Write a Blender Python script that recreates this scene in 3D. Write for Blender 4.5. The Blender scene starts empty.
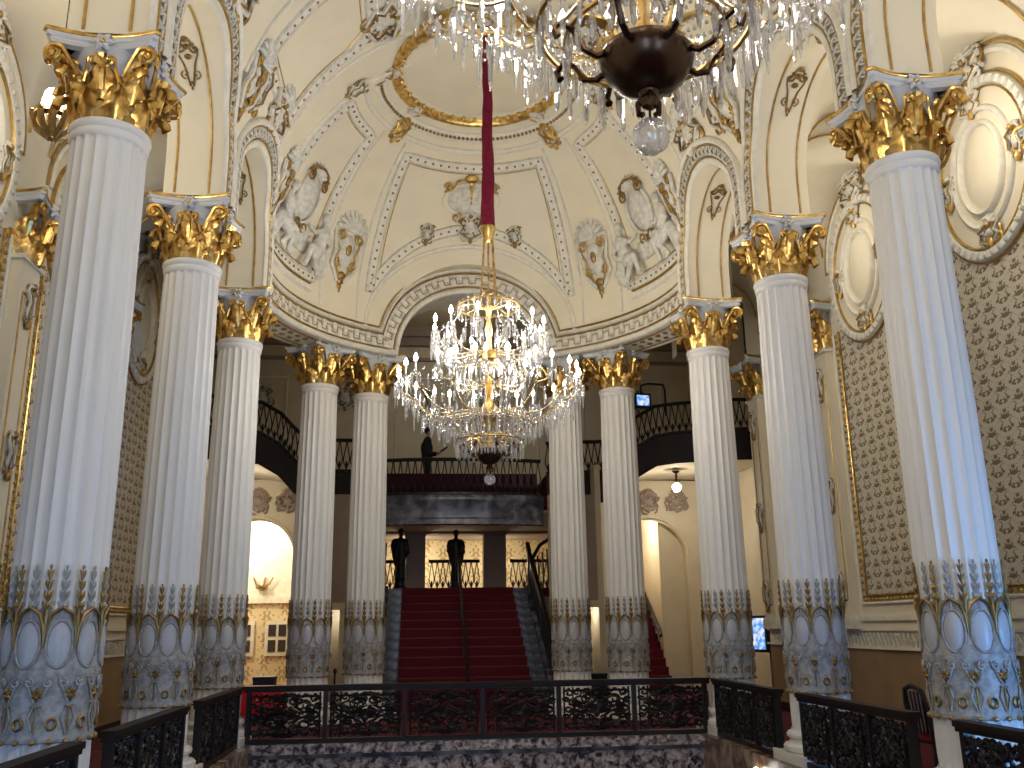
import bpy, math, random
from mathutils import Vector, Matrix
R_ = math.radians
PI = math.pi
random.seed(7)
sc = bpy.context.scene
col = sc.collection

# ------------------------------------------------------------------ camera
FPX, PIT, ROL, YAW, CX = 909.0, 0.2611, -0.0133, 0.1032, -0.978
cp, sp, cy_, sy_ = math.cos(PIT), math.sin(PIT), math.cos(YAW), math.sin(YAW)
fw = Vector((sy_*cp, cy_*cp, sp)); rt = Vector((cy_, -sy_, 0)); up = rt.cross(fw)
r2 = math.cos(ROL)*rt + math.sin(ROL)*up
u2 = -math.sin(ROL)*rt + math.cos(ROL)*up
cam = bpy.data.cameras.new('camera'); cam.sensor_width = 36; cam.lens = FPX/1024*36
cam.clip_start = .05; cam.clip_end = 200
co = bpy.data.objects.new('camera', cam); col.objects.link(co)
m4 = Matrix((r2, u2, -fw)).transposed().to_4x4(); m4.translation = Vector((CX, 0, 0))
co.matrix_world = m4
sc.camera = co

# ------------------------------------------------------------------ world and exposure
w = bpy.data.worlds.new('world'); sc.world = w; w.use_nodes = True
w.node_tree.nodes['Background'].inputs[0].default_value = (.55, .68, 1, 1)
w.node_tree.nodes['Background'].inputs[1].default_value = 0.3
sc.view_settings.view_transform = 'Standard'; sc.view_settings.look = 'None'
sc.view_settings.exposure = 0.0; sc.view_settings.gamma = 1; sc.view_settings.use_curve_mapping = False
cyc = sc.cycles
cyc.max_bounces = 10; cyc.diffuse_bounces = 4; cyc.transparent_max_bounces = 24
cyc.sample_clamp_indirect = 4.0; cyc.caustics_reflective = False; cyc.caustics_refractive = False

def lamp(name, kind, loc, energy, color=(1, .84, .62), size=.1, rot=None, size_y=None, spot=None):
    d = bpy.data.lights.new(name, kind); d.energy = energy; d.color = color
    if kind == 'AREA':
        d.size = size
        if size_y: d.shape = 'RECTANGLE'; d.size_y = size_y
    else: d.shadow_soft_size = size
    if spot: d.spot_size = spot
    o = bpy.data.objects.new(name, d); col.objects.link(o); o.location = loc
    if rot: o.rotation_euler = rot
    return o
WARM = (1, .94, .84)
# added cool lights for assumed daylight, at unseen windows behind the viewer
for x in (-2.2, 2.2):
    lamp('daylight', 'AREA', (x, -4.9, .6), 100, (.42, .63, 1), 1.5, (R_(90), 0, 0), 4.2)

lamp('daylight', 'AREA', (5.93, 3.9, -.85), 330, (.14, .42, 1), 1.4, (0, R_(90), 0), 1.9)  # this and the next: added low side lights, tinting the nearest column feet blue
lamp('daylight', 'AREA', (-5.93, 3.9, -.85), 70, (.20, .48, 1), 1.4, (0, R_(-90), 0), 1.9)

# ------------------------------------------------------------------ materials
def mat(name, base=(.8, .8, .8), rough=.6, metal=0, spec=.4, bump=0, bscale=20, vary=0, vscale=6, emit=None, es=0, dark=None):
    m = bpy.data.materials.new(name); m.use_nodes = True
    nt = m.node_tree; b = nt.nodes['Principled BSDF']
    b.inputs['Base Color'].default_value = (*base, 1); b.inputs['Roughness'].default_value = rough
    b.inputs['Metallic'].default_value = metal; b.inputs['Specular IOR Level'].default_value = spec
    if emit: b.inputs['Emission Color'].default_value = (*emit, 1); b.inputs['Emission Strength'].default_value = es
    if bump or vary:
        tc = nt.nodes.new('ShaderNodeTexCoord')
        n = nt.nodes.new('ShaderNodeTexNoise'); n.inputs['Scale'].default_value = vscale; n.inputs['Detail'].default_value = 5
        nt.links.new(tc.outputs['Object'], n.inputs['Vector'])
        if vary:
            mx = nt.nodes.new('ShaderNodeMix'); mx.data_type = 'RGBA'
            d = dark or tuple(c*(1-vary) for c in base)
            mx.inputs[6].default_value = (*d, 1); mx.inputs[7].default_value = (*base, 1)
            rp = nt.nodes.new('ShaderNodeValToRGB'); rp.color_ramp.elements[0].position = .35; rp.color_ramp.elements[1].position = .6
            nt.links.new(n.outputs['Fac'], rp.inputs['Fac']); nt.links.new(rp.outputs['Color'], mx.inputs[0])
            nt.links.new(mx.outputs[2], b.inputs['Base Color'])
        if bump:
            n2 = nt.nodes.new('ShaderNodeTexNoise'); n2.inputs['Scale'].default_value = bscale; n2.inputs['Detail'].default_value = 3
            nt.links.new(tc.outputs['Object'], n2.inputs['Vector'])
            bp = nt.nodes.new('ShaderNodeBump'); bp.inputs['Strength'].default_value = bump; bp.inputs['Distance'].default_value = .02
            nt.links.new(n2.outputs['Fac'], bp.inputs['Height']); nt.links.new(bp.outputs['Normal'], b.inputs['Normal'])
    return m

def marble(name, c0, c1, c2, scale, rough=.25):
    m = bpy.data.materials.new(name); m.use_nodes = True
    nt = m.node_tree; b = nt.nodes['Principled BSDF']; b.inputs['Roughness'].default_value = rough
    tc = nt.nodes.new('ShaderNodeTexCoord')
    n = nt.nodes.new('ShaderNodeTexNoise'); n.inputs['Scale'].default_value = scale; n.inputs['Detail'].default_value = 8
    n.inputs['Distortion'].default_value = .7
    nt.links.new(tc.outputs['Object'], n.inputs['Vector'])
    rp = nt.nodes.new('ShaderNodeValToRGB'); e = rp.color_ramp.elements
    e[0].position = .38; e[0].color = (*c0, 1); e[1].position = .66; e[1].color = (*c2, 1)
    x = e.new(.5); x.color = (*c1, 1)
    nt.links.new(n.outputs['Fac'], rp.inputs['Fac']); nt.links.new(rp.outputs['Color'], b.inputs['Base Color'])
    return m

def damask(name, base, motif, w_, h_, axes=('X', 'Y'), thr=.53, nscale=5.0, seed=0.0):
    # one noise motif mirrored inside every cell of a half-drop repeat
    m = bpy.data.materials.new(name); m.use_nodes = True
    nt = m.node_tree; b = nt.nodes['Principled BSDF']; b.inputs['Roughness'].default_value = .7
    def mt(op, a, c=None, d=None):
        n = nt.nodes.new('ShaderNodeMath'); n.operation = op
        for k, v in enumerate((a, c, d)):
            if v is None: continue
            if isinstance(v, (int, float)): n.inputs[k].default_value = v
            else: nt.links.new(v, n.inputs[k])
        return n.outputs[0]
    tc = nt.nodes.new('ShaderNodeTexCoord'); sp_ = nt.nodes.new('ShaderNodeSeparateXYZ'); nt.links.new(tc.outputs['Object'], sp_.inputs[0])
    u = mt('DIVIDE', mt('ADD', sp_.outputs[axes[0]], 50.0), w_); v = mt('DIVIDE', mt('ADD', sp_.outputs[axes[1]], 50.0), h_)
    v = mt('MULTIPLY_ADD', mt('MODULO', mt('FLOOR', u), 2.0), .5, v)
    mu = mt('ABSOLUTE', mt('SUBTRACT', mt('FRACT', u), .5)); fv = mt('FRACT', v)
    edge = mt('MULTIPLY', mt('MULTIPLY', fv, mt('SUBTRACT', 1.0, fv)), 4.0)
    cb_ = nt.nodes.new('ShaderNodeCombineXYZ'); nt.links.new(mt('MULTIPLY', mu, w_), cb_.inputs[0]); nt.links.new(mt('MULTIPLY', fv, h_), cb_.inputs[1]); cb_.inputs[2].default_value = seed
    nz = nt.nodes.new('ShaderNodeTexNoise'); nz.inputs['Scale'].default_value = nscale/w_; nz.inputs['Detail'].default_value = 1.5; nz.inputs['Distortion'].default_value = .8
    nt.links.new(cb_.outputs[0], nz.inputs['Vector'])
    val = mt('MULTIPLY_ADD', mt('SUBTRACT', edge, .8), .10, mt('MULTIPLY_ADD', mu, -.22, nz.outputs['Fac']))
    rp = nt.nodes.new('ShaderNodeValToRGB'); rp.color_ramp.elements[0].position = thr-.02; rp.color_ramp.elements[0].color = (*base, 1)
    rp.color_ramp.elements[1].position = thr+.02; rp.color_ramp.elements[1].color = (*motif, 1)
    nt.links.new(val, rp.inputs['Fac']); nt.links.new(rp.outputs['Color'], b.inputs['Base Color'])
    return m

M = {}
M['cream'] = mat('cream plaster', (.80, .715, .54), .55, vary=.05, vscale=2)
M['field'] = mat('buff panel field', (.80, .69, .50), .55, vary=.05, vscale=1.5)
M['white'] = mat('ivory painted plaster', (.81, .76, .645), .45, bump=.15, bscale=30, vary=.12, vscale=9)
M['relief'] = mat('grey white relief plaster', (.73, .695, .61), .5, vary=.25, vscale=11)
M['column'] = mat('white column paint', (.80, .77, .72), .4)
M['sleeve'] = mat('antiqued white ornament', (.43, .415, .39), .45, vary=.38, vscale=16, bump=.3, bscale=40)
M['ovalpaint'] = mat('grey oval paint', (.50, .50, .51), .35)
M['grey'] = mat('pale blue grey paint', (.66, .655, .65), .45)
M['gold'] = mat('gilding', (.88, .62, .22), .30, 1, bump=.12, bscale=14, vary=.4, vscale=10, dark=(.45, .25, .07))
M['goldline'] = mat('matte gilding', (.62, .40, .12), .4, .75, vary=.3, vscale=9)
M['palegold'] = mat('pale gilt metal', (.80, .66, .42), .25, .9)
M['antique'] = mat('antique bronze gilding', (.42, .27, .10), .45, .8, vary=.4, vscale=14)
M['recess'] = mat('glazed ochre recess', (.50, .41, .25), .6, vary=.25, vscale=8)
M['iron'] = mat('black cast iron', (.016, .013, .014), .35, .1, .3)
M['wood'] = mat('dark mahogany', (.018, .010, .010), .45, spec=.25, vary=.4, vscale=5)
M['bronze'] = mat('dark bronze', (.09, .055, .035), .25, .9)
M['carpet'] = mat('crimson carpet', (.105, .003, .011), .95, vary=.2, vscale=30)
M['velvet'] = mat('crimson velvet', (.20, .003, .03), .9, vary=.35, vscale=10, bump=.3, bscale=15)
M['maroon'] = mat('dark maroon cloth', (.05, .004, .012), .9)
M['redcloth'] = mat('scarlet upholstery', (.62, .01, .03), .8)
M['marble'] = marble('mottled rose grey marble', (.03, .03, .045), (.30, .25, .27), (.66, .60, .60), 11)
M['greymarble'] = marble('blue grey marble', (.04, .04, .055), (.10, .10, .125), (.24, .235, .27), 3)
M['brownmarble'] = marble('brown veined marble', (.10, .06, .04), (.25, .16, .11), (.42, .33, .27), 4)
M['dado'] = mat('ochre dado', (.30, .20, .105), .5, vary=.2, vscale=2)
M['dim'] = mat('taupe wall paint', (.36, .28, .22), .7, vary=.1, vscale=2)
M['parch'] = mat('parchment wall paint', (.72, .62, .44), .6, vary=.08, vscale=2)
M['damask'] = damask('damask wallpaper', (.62, .55, .43), (.19, .145, .08), .30, .34, ('X', 'Y'), .465, 4.2, 3.3)
M['stencil'] = damask('stencilled cream wall', (.80, .66, .42), (.45, .32, .16), .5, .6, ('X', 'Z'), .53, 4.6, 1.7)
M['rubber'] = mat('black plastic', (.012, .012, .014), .4)
M['cloth'] = mat('black clothing', (.012, .011, .014), .8)
M['skin'] = mat('skin', (.42, .25, .18), .55)
M['candle'] = mat('ivory candle tube', (.9, .86, .76), .5)
M['bulb'] = mat('candle bulb glow', (1, 1, 1), .5, emit=(1, .93, .80), es=60)
M['globe'] = mat('lamp glass glow', (1, 1, 1), .5, emit=(1, .88, .64), es=14)
M['screen'] = mat('lit screen', (0, 0, 0), .3, emit=(.25, .62, 1), es=1.6)
M['photo'] = mat('dark picture glass', (.05, .04, .035), .2)
M['pane'] = mat('daylight pane', (.6, .7, .8), .1, emit=(.45, .62, 1), es=1.0)  # glow added for the unseen windows

def crystal(name, tint, fac):
    m = bpy.data.materials.new(name); m.use_nodes = True
    nt = m.node_tree; out = nt.nodes['Material Output']; nt.nodes.remove(nt.nodes['Principled BSDF'])
    t = nt.nodes.new('ShaderNodeBsdfTransparent'); t.inputs[0].default_value = (.97, .97, .98, 1)
    g = nt.nodes.new('ShaderNodeBsdfGlass'); g.inputs['Color'].default_value = (*tint, 1); g.inputs['IOR'].default_value = 1.55
    g.inputs['Roughness'].default_value = .02
    s = nt.nodes.new('ShaderNodeBsdfGlossy'); s.inputs['Roughness'].default_value = .08
    a = nt.nodes.new('ShaderNodeMixShader'); a.inputs[0].default_value = .3
    nt.links.new(g.outputs[0], a.inputs[1]); nt.links.new(s.outputs[0], a.inputs[2])
    k = nt.nodes.new('ShaderNodeMixShader'); k.inputs[0].default_value = fac
    df = nt.nodes.new('ShaderNodeBsdfDiffuse'); df.inputs[0].default_value = (.93, .95, 1, 1)
    d2 = nt.nodes.new('ShaderNodeMixShader'); d2.inputs[0].default_value = .22
    nt.links.new(a.outputs[0], d2.inputs[1]); nt.links.new(df.outputs[0], d2.inputs[2])
    nt.links.new(t.outputs[0], k.inputs[1]); nt.links.new(d2.outputs[0], k.inputs[2])
    nt.links.new(k.outputs[0], out.inputs['Surface'])
    return m
M['crystal'] = crystal('cut crystal', (.97, .98, 1), .62)

# ------------------------------------------------------------------ mesh helpers
class MB:
    def __init__(s): s.v = []; s.f = []
    def grid(s, rows, closed=False, cl2=False):
        b = len(s.v); n = len(rows[0]); k = len(rows)
        for r in rows: s.v += [tuple(p) for p in r]
        for i in range(k if cl2 else k-1):
            for j in range(n if closed else n-1):
                a0 = b+i*n+j; a1 = b+i*n+(j+1) % n; c0 = b+((i+1) % k)*n+j; c1 = b+((i+1) % k)*n+(j+1) % n
                s.f.append((a0, a1, c1, c0))
        return s
    def poly(s, pts):
        b = len(s.v); s.v += [tuple(p) for p in pts]; s.f.append(tuple(range(b, b+len(pts)))); return s
    def box(s, x0, y0, z0, x1, y1, z1):
        b = len(s.v)
        s.v += [(x, y, z) for z in (z0, z1) for y in (y0, y1) for x in (x0, x1)]
        for q in ((0, 2, 3, 1), (4, 5, 7, 6), (0, 1, 5, 4), (2, 6, 7, 3), (0, 4, 6, 2), (1, 3, 7, 5)): s.f.append(tuple(b+i for i in q))
        return s
    def lathe(s, prof, n=24, c=(0, 0, 0), a0=0, a1=2*PI):
        full = abs(a1-a0-2*PI) < 1e-6
        k = n if full else n+1
        s.grid([[(c[0]+r*math.cos(a0+(a1-a0)*j/n), c[1]+r*math.sin(a0+(a1-a0)*j/n), c[2]+z) for j in range(k)] for r, z in prof], closed=full)
        return s
    def tube(s, pts, r, n=6, closed=False, flat=1.0, nrm=None):
        pts = [Vector(p) for p in pts]; k = len(pts)
        rr = r if isinstance(r, (list, tuple)) else [r]*k
        rows = []; prev = None
        for i, p in enumerate(pts):
            t = (pts[(i+1) % k]-pts[i-1]) if closed else (pts[min(i+1, k-1)]-pts[max(i-1, 0)])
            if t.length < 1e-9: t = Vector((0, 0, 1))
            t.normalize()
            ref = nrm if nrm is not None else (prev if prev is not None else (Vector((0, 0, 1)) if abs(t.z) < .9 else Vector((1, 0, 0))))
            a = (ref-t*ref.dot(t))
            if a.length < 1e-6: a = t.orthogonal()
            a.normalize(); b = t.cross(a); prev = a
            rows.append([p+(a*math.cos(2*PI*j/n)*flat+b*math.sin(2*PI*j/n))*rr[i] for j in range(n)])
        s.grid(rows, closed=True, cl2=closed)
        if not closed:
            s.f.append(tuple(range(len(s.v)-n, len(s.v)))); b0 = len(s.v)-n*k; s.f.append(tuple(reversed(range(b0, b0+n))))
        return s
    def ell(s, c, rx, ry, rz, nu=10, nv=6):
        c = Vector(c)
        s.grid([[(c.x+rx*math.sin(PI*i/nv)*math.cos(2*PI*j/nu), c.y+ry*math.sin(PI*i/nv)*math.sin(2*PI*j/nu), c.z-rz*math.cos(PI*i/nv)) for j in range(nu)] for i in range(nv+1)], closed=True)
        return s
    def cap(s, p, q, r0, r1, n=10):           # tapered capsule
        p = Vector(p); q = Vector(q); d = (q-p); L = max(d.length, 1e-5); d = d/L
        pts = [p-d*r0*.95, p-d*r0*.6, p, q, q+d*r1*.6, q+d*r1*.95]; rr = [r0*.3, r0*.8, r0, r1, r1*.8, r1*.3]
        return s.tube(pts, rr, n)
    def sweep(s, P, U, V, prof, closed=False):
        s.grid([[P[i]+U[i]*u+V[i]*v for u, v in prof] for i in range(len(P))], cl2=closed); return s
    def join(s, o, mtx=None):
        b = len(s.v)
        s.v += [tuple(mtx @ Vector(p)) for p in o.v] if mtx else list(o.v)
        s.f += [tuple(b+i for i in f) for f in o.f]; return s
    def mesh(s, name, m, smooth=True, angle=38):
        me = bpy.data.meshes.new(name); me.from_pydata([tuple(p) for p in s.v], [], s.f)
        me.materials.append(M[m] if isinstance(m, str) else m)
        if smooth:
            me.polygons.foreach_set('use_smooth', [True]*len(me.polygons))
            try: me.set_sharp_from_angle(angle=R_(angle))
            except Exception: pass
        me.update(); return me
    def build(s, name, m, parent=None, smooth=True, loc=None, angle=38):
        return inst(name, s.mesh(name, m, smooth, angle), parent, Matrix.Translation(loc) if loc is not None else None)

def inst(name, me, parent=None, mtx=None):
    o = bpy.data.objects.new(name, me); col.objects.link(o)
    if parent: o.parent = parent
    if mtx is not None: o.matrix_basis = mtx
    return o
def tag(o, label, cat, group=None):
    o['label'] = label; o['category'] = cat
    if group: o['group'] = group
    return o
def thing(name, label, cat, loc=(0, 0, 0), group=None, rz=0):
    o = bpy.data.objects.new(name, None); col.objects.link(o); o.location = loc; o.rotation_euler.z = rz
    o.empty_display_size = .2
    return tag(o, label, cat, group)
def struct(name, mb, m, smooth=True, angle=38):
    o = mb.build(name, m, None, smooth, None, angle); o['kind'] = 'structure'; return o
def stuff(o): o['kind'] = 'stuff'; return o
def frame(P, X, Z):       # local x -> X, y -> up on the surface, z -> outward normal Z
    Z = Z.normalized(); X = (X-Z*X.dot(Z)).normalized(); Y = Z.cross(X)
    m = Matrix((X, Y, Z)).transposed().to_4x4(); m.translation = P; return m
def spiral(c, r0, turns, a0=0, n=16, hand=1, grow=.18):
    return [Vector((c[0]+r0*(1-(1-grow)*i/n)*math.cos(a0+hand*turns*2*PI*i/n), c[1]+r0*(1-(1-grow)*i/n)*math.sin(a0+hand*turns*2*PI*i/n), c[2] if len(c) > 2 else 0)) for i in range(n+1)]

# ------------------------------------------------------------------ dimensions
ZF = -1.62            # upper foyer floor
XC = 3.94             # column rows
YCOL = [4.79, 8.06, 11.33, 14.6]
HX, AX = 3.55, 4.27   # hall face / aisle face of the arcade
XW = 6.05             # outer walls of the aisles
ZA = 5.36             # top of the abacus
A_, B_, Z0, YC = 3.62, 4.234, 5.712, 14.406
RD = 3.58             # apse band radius
ARC_IN, ARC_OUT, ARC_Z = 1.2, 1.63, 5.85
# vault profile: upright to the spring line, then an ellipse to the crown
prof = [(HX, ZA+.02+i*.145) for i in range(8)]
t0 = math.acos(HX/A_)
prof += [(A_*math.cos(t0+(PI/2-t0)*i/70), Z0+B_*math.sin(t0+(PI/2-t0)*i/70)) for i in range(71)]
prof = [p for i, p in enumerate(prof) if i == 0 or p[1] > prof[i-1][1]+1e-6 or p[0] < prof[i-1][0]-1e-6]
S_ = [0.0]
for i in range(1, len(prof)): S_.append(S_[-1]+math.hypot(prof[i][0]-prof[i-1][0], prof[i][1]-prof[i-1][1]))
def _lk(tab, val):
    lo, hi = 0, len(tab)-2
    while lo < hi:
        md = (lo+hi+1)//2
        if tab[md] <= val: lo = md
        else: hi = md-1
    return lo
Zt = [p[1] for p in prof]
def s_of_z(z):
    i = _lk(Zt, z); f = (z-Zt[i])/max(Zt[i+1]-Zt[i], 1e-9); return S_[i]+(S_[i+1]-S_[i])*min(max(f, 0), 1)
def pr(s):
    i = _lk(S_, s); f = (s-S_[i])/(S_[i+1]-S_[i]); a, b = prof[i], prof[i+1]
    x = a[0]+(b[0]-a[0])*f; z = a[1]+(b[1]-a[1])*f
    dx, dz = b[0]-a[0], b[1]-a[1]; L = math.hypot(dx, dz)
    return x, z, -dz/L, dx/L          # inward (toward the hall) normal in (radial, z)
SMAX = S_[-1]
def bar(side, y, s):
    x, z, nx, nz = pr(s); return Vector((side*x, y, z)), Vector((side*nx, 0, nz))
def dom(phi, s):
    x, z, nx, nz = pr(s); a = R_(phi); sn, cs = math.sin(a), math.cos(a)
    return Vector((x*sn, YC+x*cs, z)), Vector((nx*sn, nx*cs, nz))
def ribbon(fn, pts, prof2, mb=None, closed=False, lift=0):
    """sweep a profile along a path of surface parameters"""
    mb = mb or MB()
    Q = [fn(*p) for p in pts]; k = len(Q); P = []; U = []; V = []
    for i in range(k):
        p, n = Q[i]
        t = (Q[(i+1) % k][0]-Q[i-1][0]) if closed else (Q[min(i+1, k-1)][0]-Q[max(i-1, 0)][0])
        t.normalize(); u = n.cross(t).normalized()
        P.append(p+n*lift); U.append(u); V.append(n)
    return mb.sweep(P, U, V, prof2, closed)
def seg(pts, n):          # densify parameter polylines
    out = []
    for i in range(len(pts)-1):
        for j in range(n): out.append(tuple(a+(b-a)*j/n for a, b in zip(pts[i], pts[i+1])))
    out.append(pts[-1]); return out
HALF = lambda w, h: [(-w, -.01), (-w, h*.5), (-w*.6, h), (w*.6, h), (w, h*.5), (w, -.01)]
def roundprof(w, h, n=6): return [(-w*math.cos(PI*i/n), h*math.sin(PI*i/n)-.005) for i in range(n+1)]

# ------------------------------------------------------------------ arcade walls and ceiling
bays = [(YCOL[i]+YCOL[i+1])/2 for i in range(3)]
def zin(y, c, R):
    d = abs(y-c); return ARC_Z+math.sqrt(max(R*R-d*d, 0)) if d < R else None
YEND = -5.0
def ysamples(c):
    ys = [c-1.635]+[c-ARC_IN*math.cos(PI*i/28) for i in range(29)]+[c+1.635]
    return ys
ceil_mb = MB()
arcade = {}
for side, nm in ((-1, 'left'), (1, 'right')):
    wm = MB()
    for c in bays:
        ys = ysamples(c)
        # vault + spandrel surface, cut by the arch
        rows = []
        for k, y in enumerate(ys):
            zs = ZA+.02 if (k == 0 or k == len(ys)-1) else max((zin(y, c, ARC_IN) or 0), ZA+.02)
            s0 = s_of_z(zs)
            rows.append([bar(side, y, s0+(SMAX-1e-4-s0)*j/26)[0] for j in range(27)])
        ceil_mb.grid(rows)
        for yy, ya in ((ys[0], ys[1]), (ys[-1], ys[-2])):   # upright reveals of the stilted foot
            pass
        # soffit
        prs = [(c-ARC_IN, ZA)]+[(c-ARC_IN*math.cos(PI*i/28), ARC_Z+ARC_IN*math.sin(PI*i/28)) for i in range(29)]+[(c+ARC_IN, ZA)]
        wm.grid([[Vector((side*pr(s_of_z(max(z, ZA+.02)))[0], y, z)) if j == 0 else Vector((side*(HX+(AX-HX)*j/3), y, z)) for j in range(4)] for y, z in prs])
        # aisle face
        wm.grid([[Vector((side*AX, y, zz)) for zz in ((max(zin(y, c, ARC_IN) or 0, ZA) if 0 < k < len(ys)-1 else ZA), 7.6)] for k, y in enumerate(ys)])
    # pier undersides and solid stretch behind the viewer
    for yy in YCOL[1:]:
        wm.box(side*(HX+.01), yy-.42, ZA+.004, side*(AX-.01), yy+.42, ZA+.03)
    wm.box(min(side*HX, side*AX), YEND, -6.5, max(side*HX, side*AX), YCOL[0]-.45, 6.6)
    o = struct('wall_arcade_'+nm, wm, 'cream'); arcade[side] = o
# nave ceiling over the viewer
for side in (-1, 1):
    ceil_mb.grid([[bar(side, y, SMAX*j/30*.9999)[0] for j in range(31)] for y in (YEND, 0, bays[0]-1.635)])
    ceil_mb.grid([[bar(side, y, SMAX*j/30*.9999)[0] for j in range(31)] for y in (bays[-1]+1.635-.2, YC+.001)])
# apse half dome, open at the middle arch
CAI, CAO, CAZ = 1.5, (1.95, 2.05), 5.3
def arch_out(phi):
    x = RD*R_(phi); q = 1-(x/CAO[0])**2; return CAZ+CAO[1]*math.sqrt(q) if q > 0 else 0
CORN = 5.78
rows = []
cres = []
for i in range(121):
    phi = -90+180*i/120
    s0 = s_of_z(max(CORN, arch_out(phi)))
    rows.append([dom(phi, s0+(SMAX*.999-s0)*j/48)[0] for j in range(49)])
    cres.append([Vector((RD*math.sin(R_(phi)), YC+RD*math.cos(R_(phi)), max(CORN, arch_out(phi))-.01)), rows[-1][0]])
ceil_mb.grid(rows); ceil_mb.grid(cres)
ceiling = struct('ceiling', ceil_mb, 'cream')

# archivolt mouldings of the arcade: inner cream roll, carved band, gilt line, outer cream roll
def arch_surf(side, c):
    def fn(a, R):
        # a: -1.. 1 along the arch incl. stilts
        L = ARC_Z-ZA-.02; tot = 2*L+PI*R; d = a*tot
        if d < L: y, z = c-R, ZA+.02+d
        elif d > tot-L: y, z = c+R, ZA+.02+(tot-d)
        else:
            th = (d-L)/R; y, z = c-R*math.cos(th), ARC_Z+R*math.sin(th)
        return bar(side, y, s_of_z(z))
    return fn
for side in (-1, 1):
    for c in bays:
        fn = arch_surf(side, c)
        N = 44
        for (R, w_, h, m, nm) in ((1.255, .065, .05, 'white', 'archivolt_roll'), (1.325, .014, .055, 'goldline', 'gilt_fillet'),
                                  (1.42, .09, .02, 'recess', 'archivolt_band'), (1.515, .014, .06, 'goldline', 'gilt_fillet'),
                                  (1.575, .058, .085, 'white', 'archivolt_roll')):
            ribbon(fn, [(i/N, R) for i in range(N+1)], roundprof(w_, h) if nm != 'archivolt_band' else HALF(w_, h)).build(nm, m, arcade[side])
        # carved lattice pieces of the band
        lm = MB()
        lm.tube([(-.075, -.05, 0), (-.03, -.012, .03), (.03, .012, .03), (.075, .05, 0)], .016, 5)
        lm.tube([(-.075, .05, 0), (-.02, .028, .02), (.02, -.028, .02), (.075, -.05, 0)], .013, 5)
        lm.ell((-.055, 0, .01), .022, .022, .02, 6, 4); lm.ell((.055, 0, .01), .022, .022, .02, 6, 4)
        me = lm.mesh('lattice_motif', 'relief')
        n = 36
        for i in range(n):
            a = (i+.5)/n; p, nn = fn(a, 1.42); q, _ = fn(a+.004, 1.42); t = (q-p)
            inst('lattice_motif', me, arcade[side], frame(p+nn*.03, nn.cross(t), nn))
        # gilt lines and crown ornament on the soffit
        for xx in (3.71, 4.13):
            g = MB(); pts = [(side*xx, c-ARC_IN+.006, ZA+.03)]+[(side*xx, c-(ARC_IN-.006)*math.cos(PI*i/30), ARC_Z+(ARC_IN-.006)*math.sin(PI*i/30)) for i in range(31)]+[(side*xx, c+ARC_IN-.006, ZA+.03)]
            g.tube(pts, .016, 5).build('gilt_soffit_line', 'goldline', arcade[side])
        for th in (62, 118):
            def soff(u, v, th=th):   # u across, v along arch
                u *= 1.35; v *= 1.4; a = R_(th)+v/ARC_IN; return Vector((side*3.92+u, c-(ARC_IN-.012)*math.cos(a), ARC_Z+(ARC_IN-.012)*math.sin(a)))
            g = MB(); d = 1 if th < 90 else -1
            for sg in (-1, 1):
                g.tube([soff(sg*p.x, d*p.y) for p in spiral((.07, .1), .055, 1.2, PI/2, 14)], .014, 5)
                g.tube([soff(sg*p.x, d*p.y) for p in spiral((.05, -.14), .045, 1.1, -PI/2, 14)], .011, 5)
                g.tube([soff(sg*.015, d*-.25), soff(sg*.05, d*-.05), soff(sg*.09, d*.05), soff(sg*.03, d*.2)], .012, 5)
            for v in (-.27, -.22, .02, .12, .2): q = soff(0, d*v); g.ell(q, .05 if v > 0 else .016, .05 if v > 0 else .016, .03, 7, 5)
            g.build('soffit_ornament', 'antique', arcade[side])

# ------------------------------------------------------------------ apse cornice band with the middle arch
apse = MB()
def band_lo(phi):
    x = RD*R_(phi); q = 1-(x/CAI)**2; return CAZ+CAI*math.sqrt(q) if q > 0 else CAZ
def band_hi(phi): return max(CORN, arch_out(phi))
def cyl(r, phi, z): return Vector((r*math.sin(R_(phi)), YC+r*math.cos(R_(phi)), z))
PH = sorted(set([-92+184*i/80 for i in range(81)]+[s*math.degrees(CAI/RD)*math.cos(PI*i/24) for i in range(13) for s in (-1, 1)]))
apse.grid([[cyl(RD-.0, p, band_lo(p)), cyl(RD, p, band_hi(p))] for p in PH])
apse.grid([[cyl(RD, p, band_lo(p)), cyl(4.35, p, band_lo(p))] for p in PH])
apse.grid([[cyl(4.35, p, band_lo(p)), cyl(4.35, p, 8.6)] for p in PH])
apse.grid([[cyl(4.35, p, 8.6), cyl(3.0, p, 8.6)] for p in PH])
wall_apse = struct('wall_apse', apse, 'white')
def cylp(phi, z, r=RD): return Vector((r*math.sin(R_(phi)), YC+r*math.cos(R_(phi)), z)), Vector((-math.sin(R_(phi)), -math.cos(R_(phi)), 0))
def band_path(rx, rz, zflat, below):
    # left cornice, arch, right cornice
    pts = []; xa = rx if below else rx*math.sqrt(max(1-((zflat-CAZ)/rz)**2, 0)); pa = math.degrees(xa/RD)
    pts += [(-90+(90-pa)*i/24, zflat) for i in range(25)]
    t_0 = 0 if below else math.asin((zflat-CAZ)/rz)
    pts += [(math.degrees(-rx*math.cos(t_0+(PI-2*t_0)*i/40)/RD), CAZ+rz*math.sin(t_0+(PI-2*t_0)*i/40)) for i in range(1, 40)]
    pts += [(pa+(90-pa)*i/24, zflat) for i in range(25)]
    return pts
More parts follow.
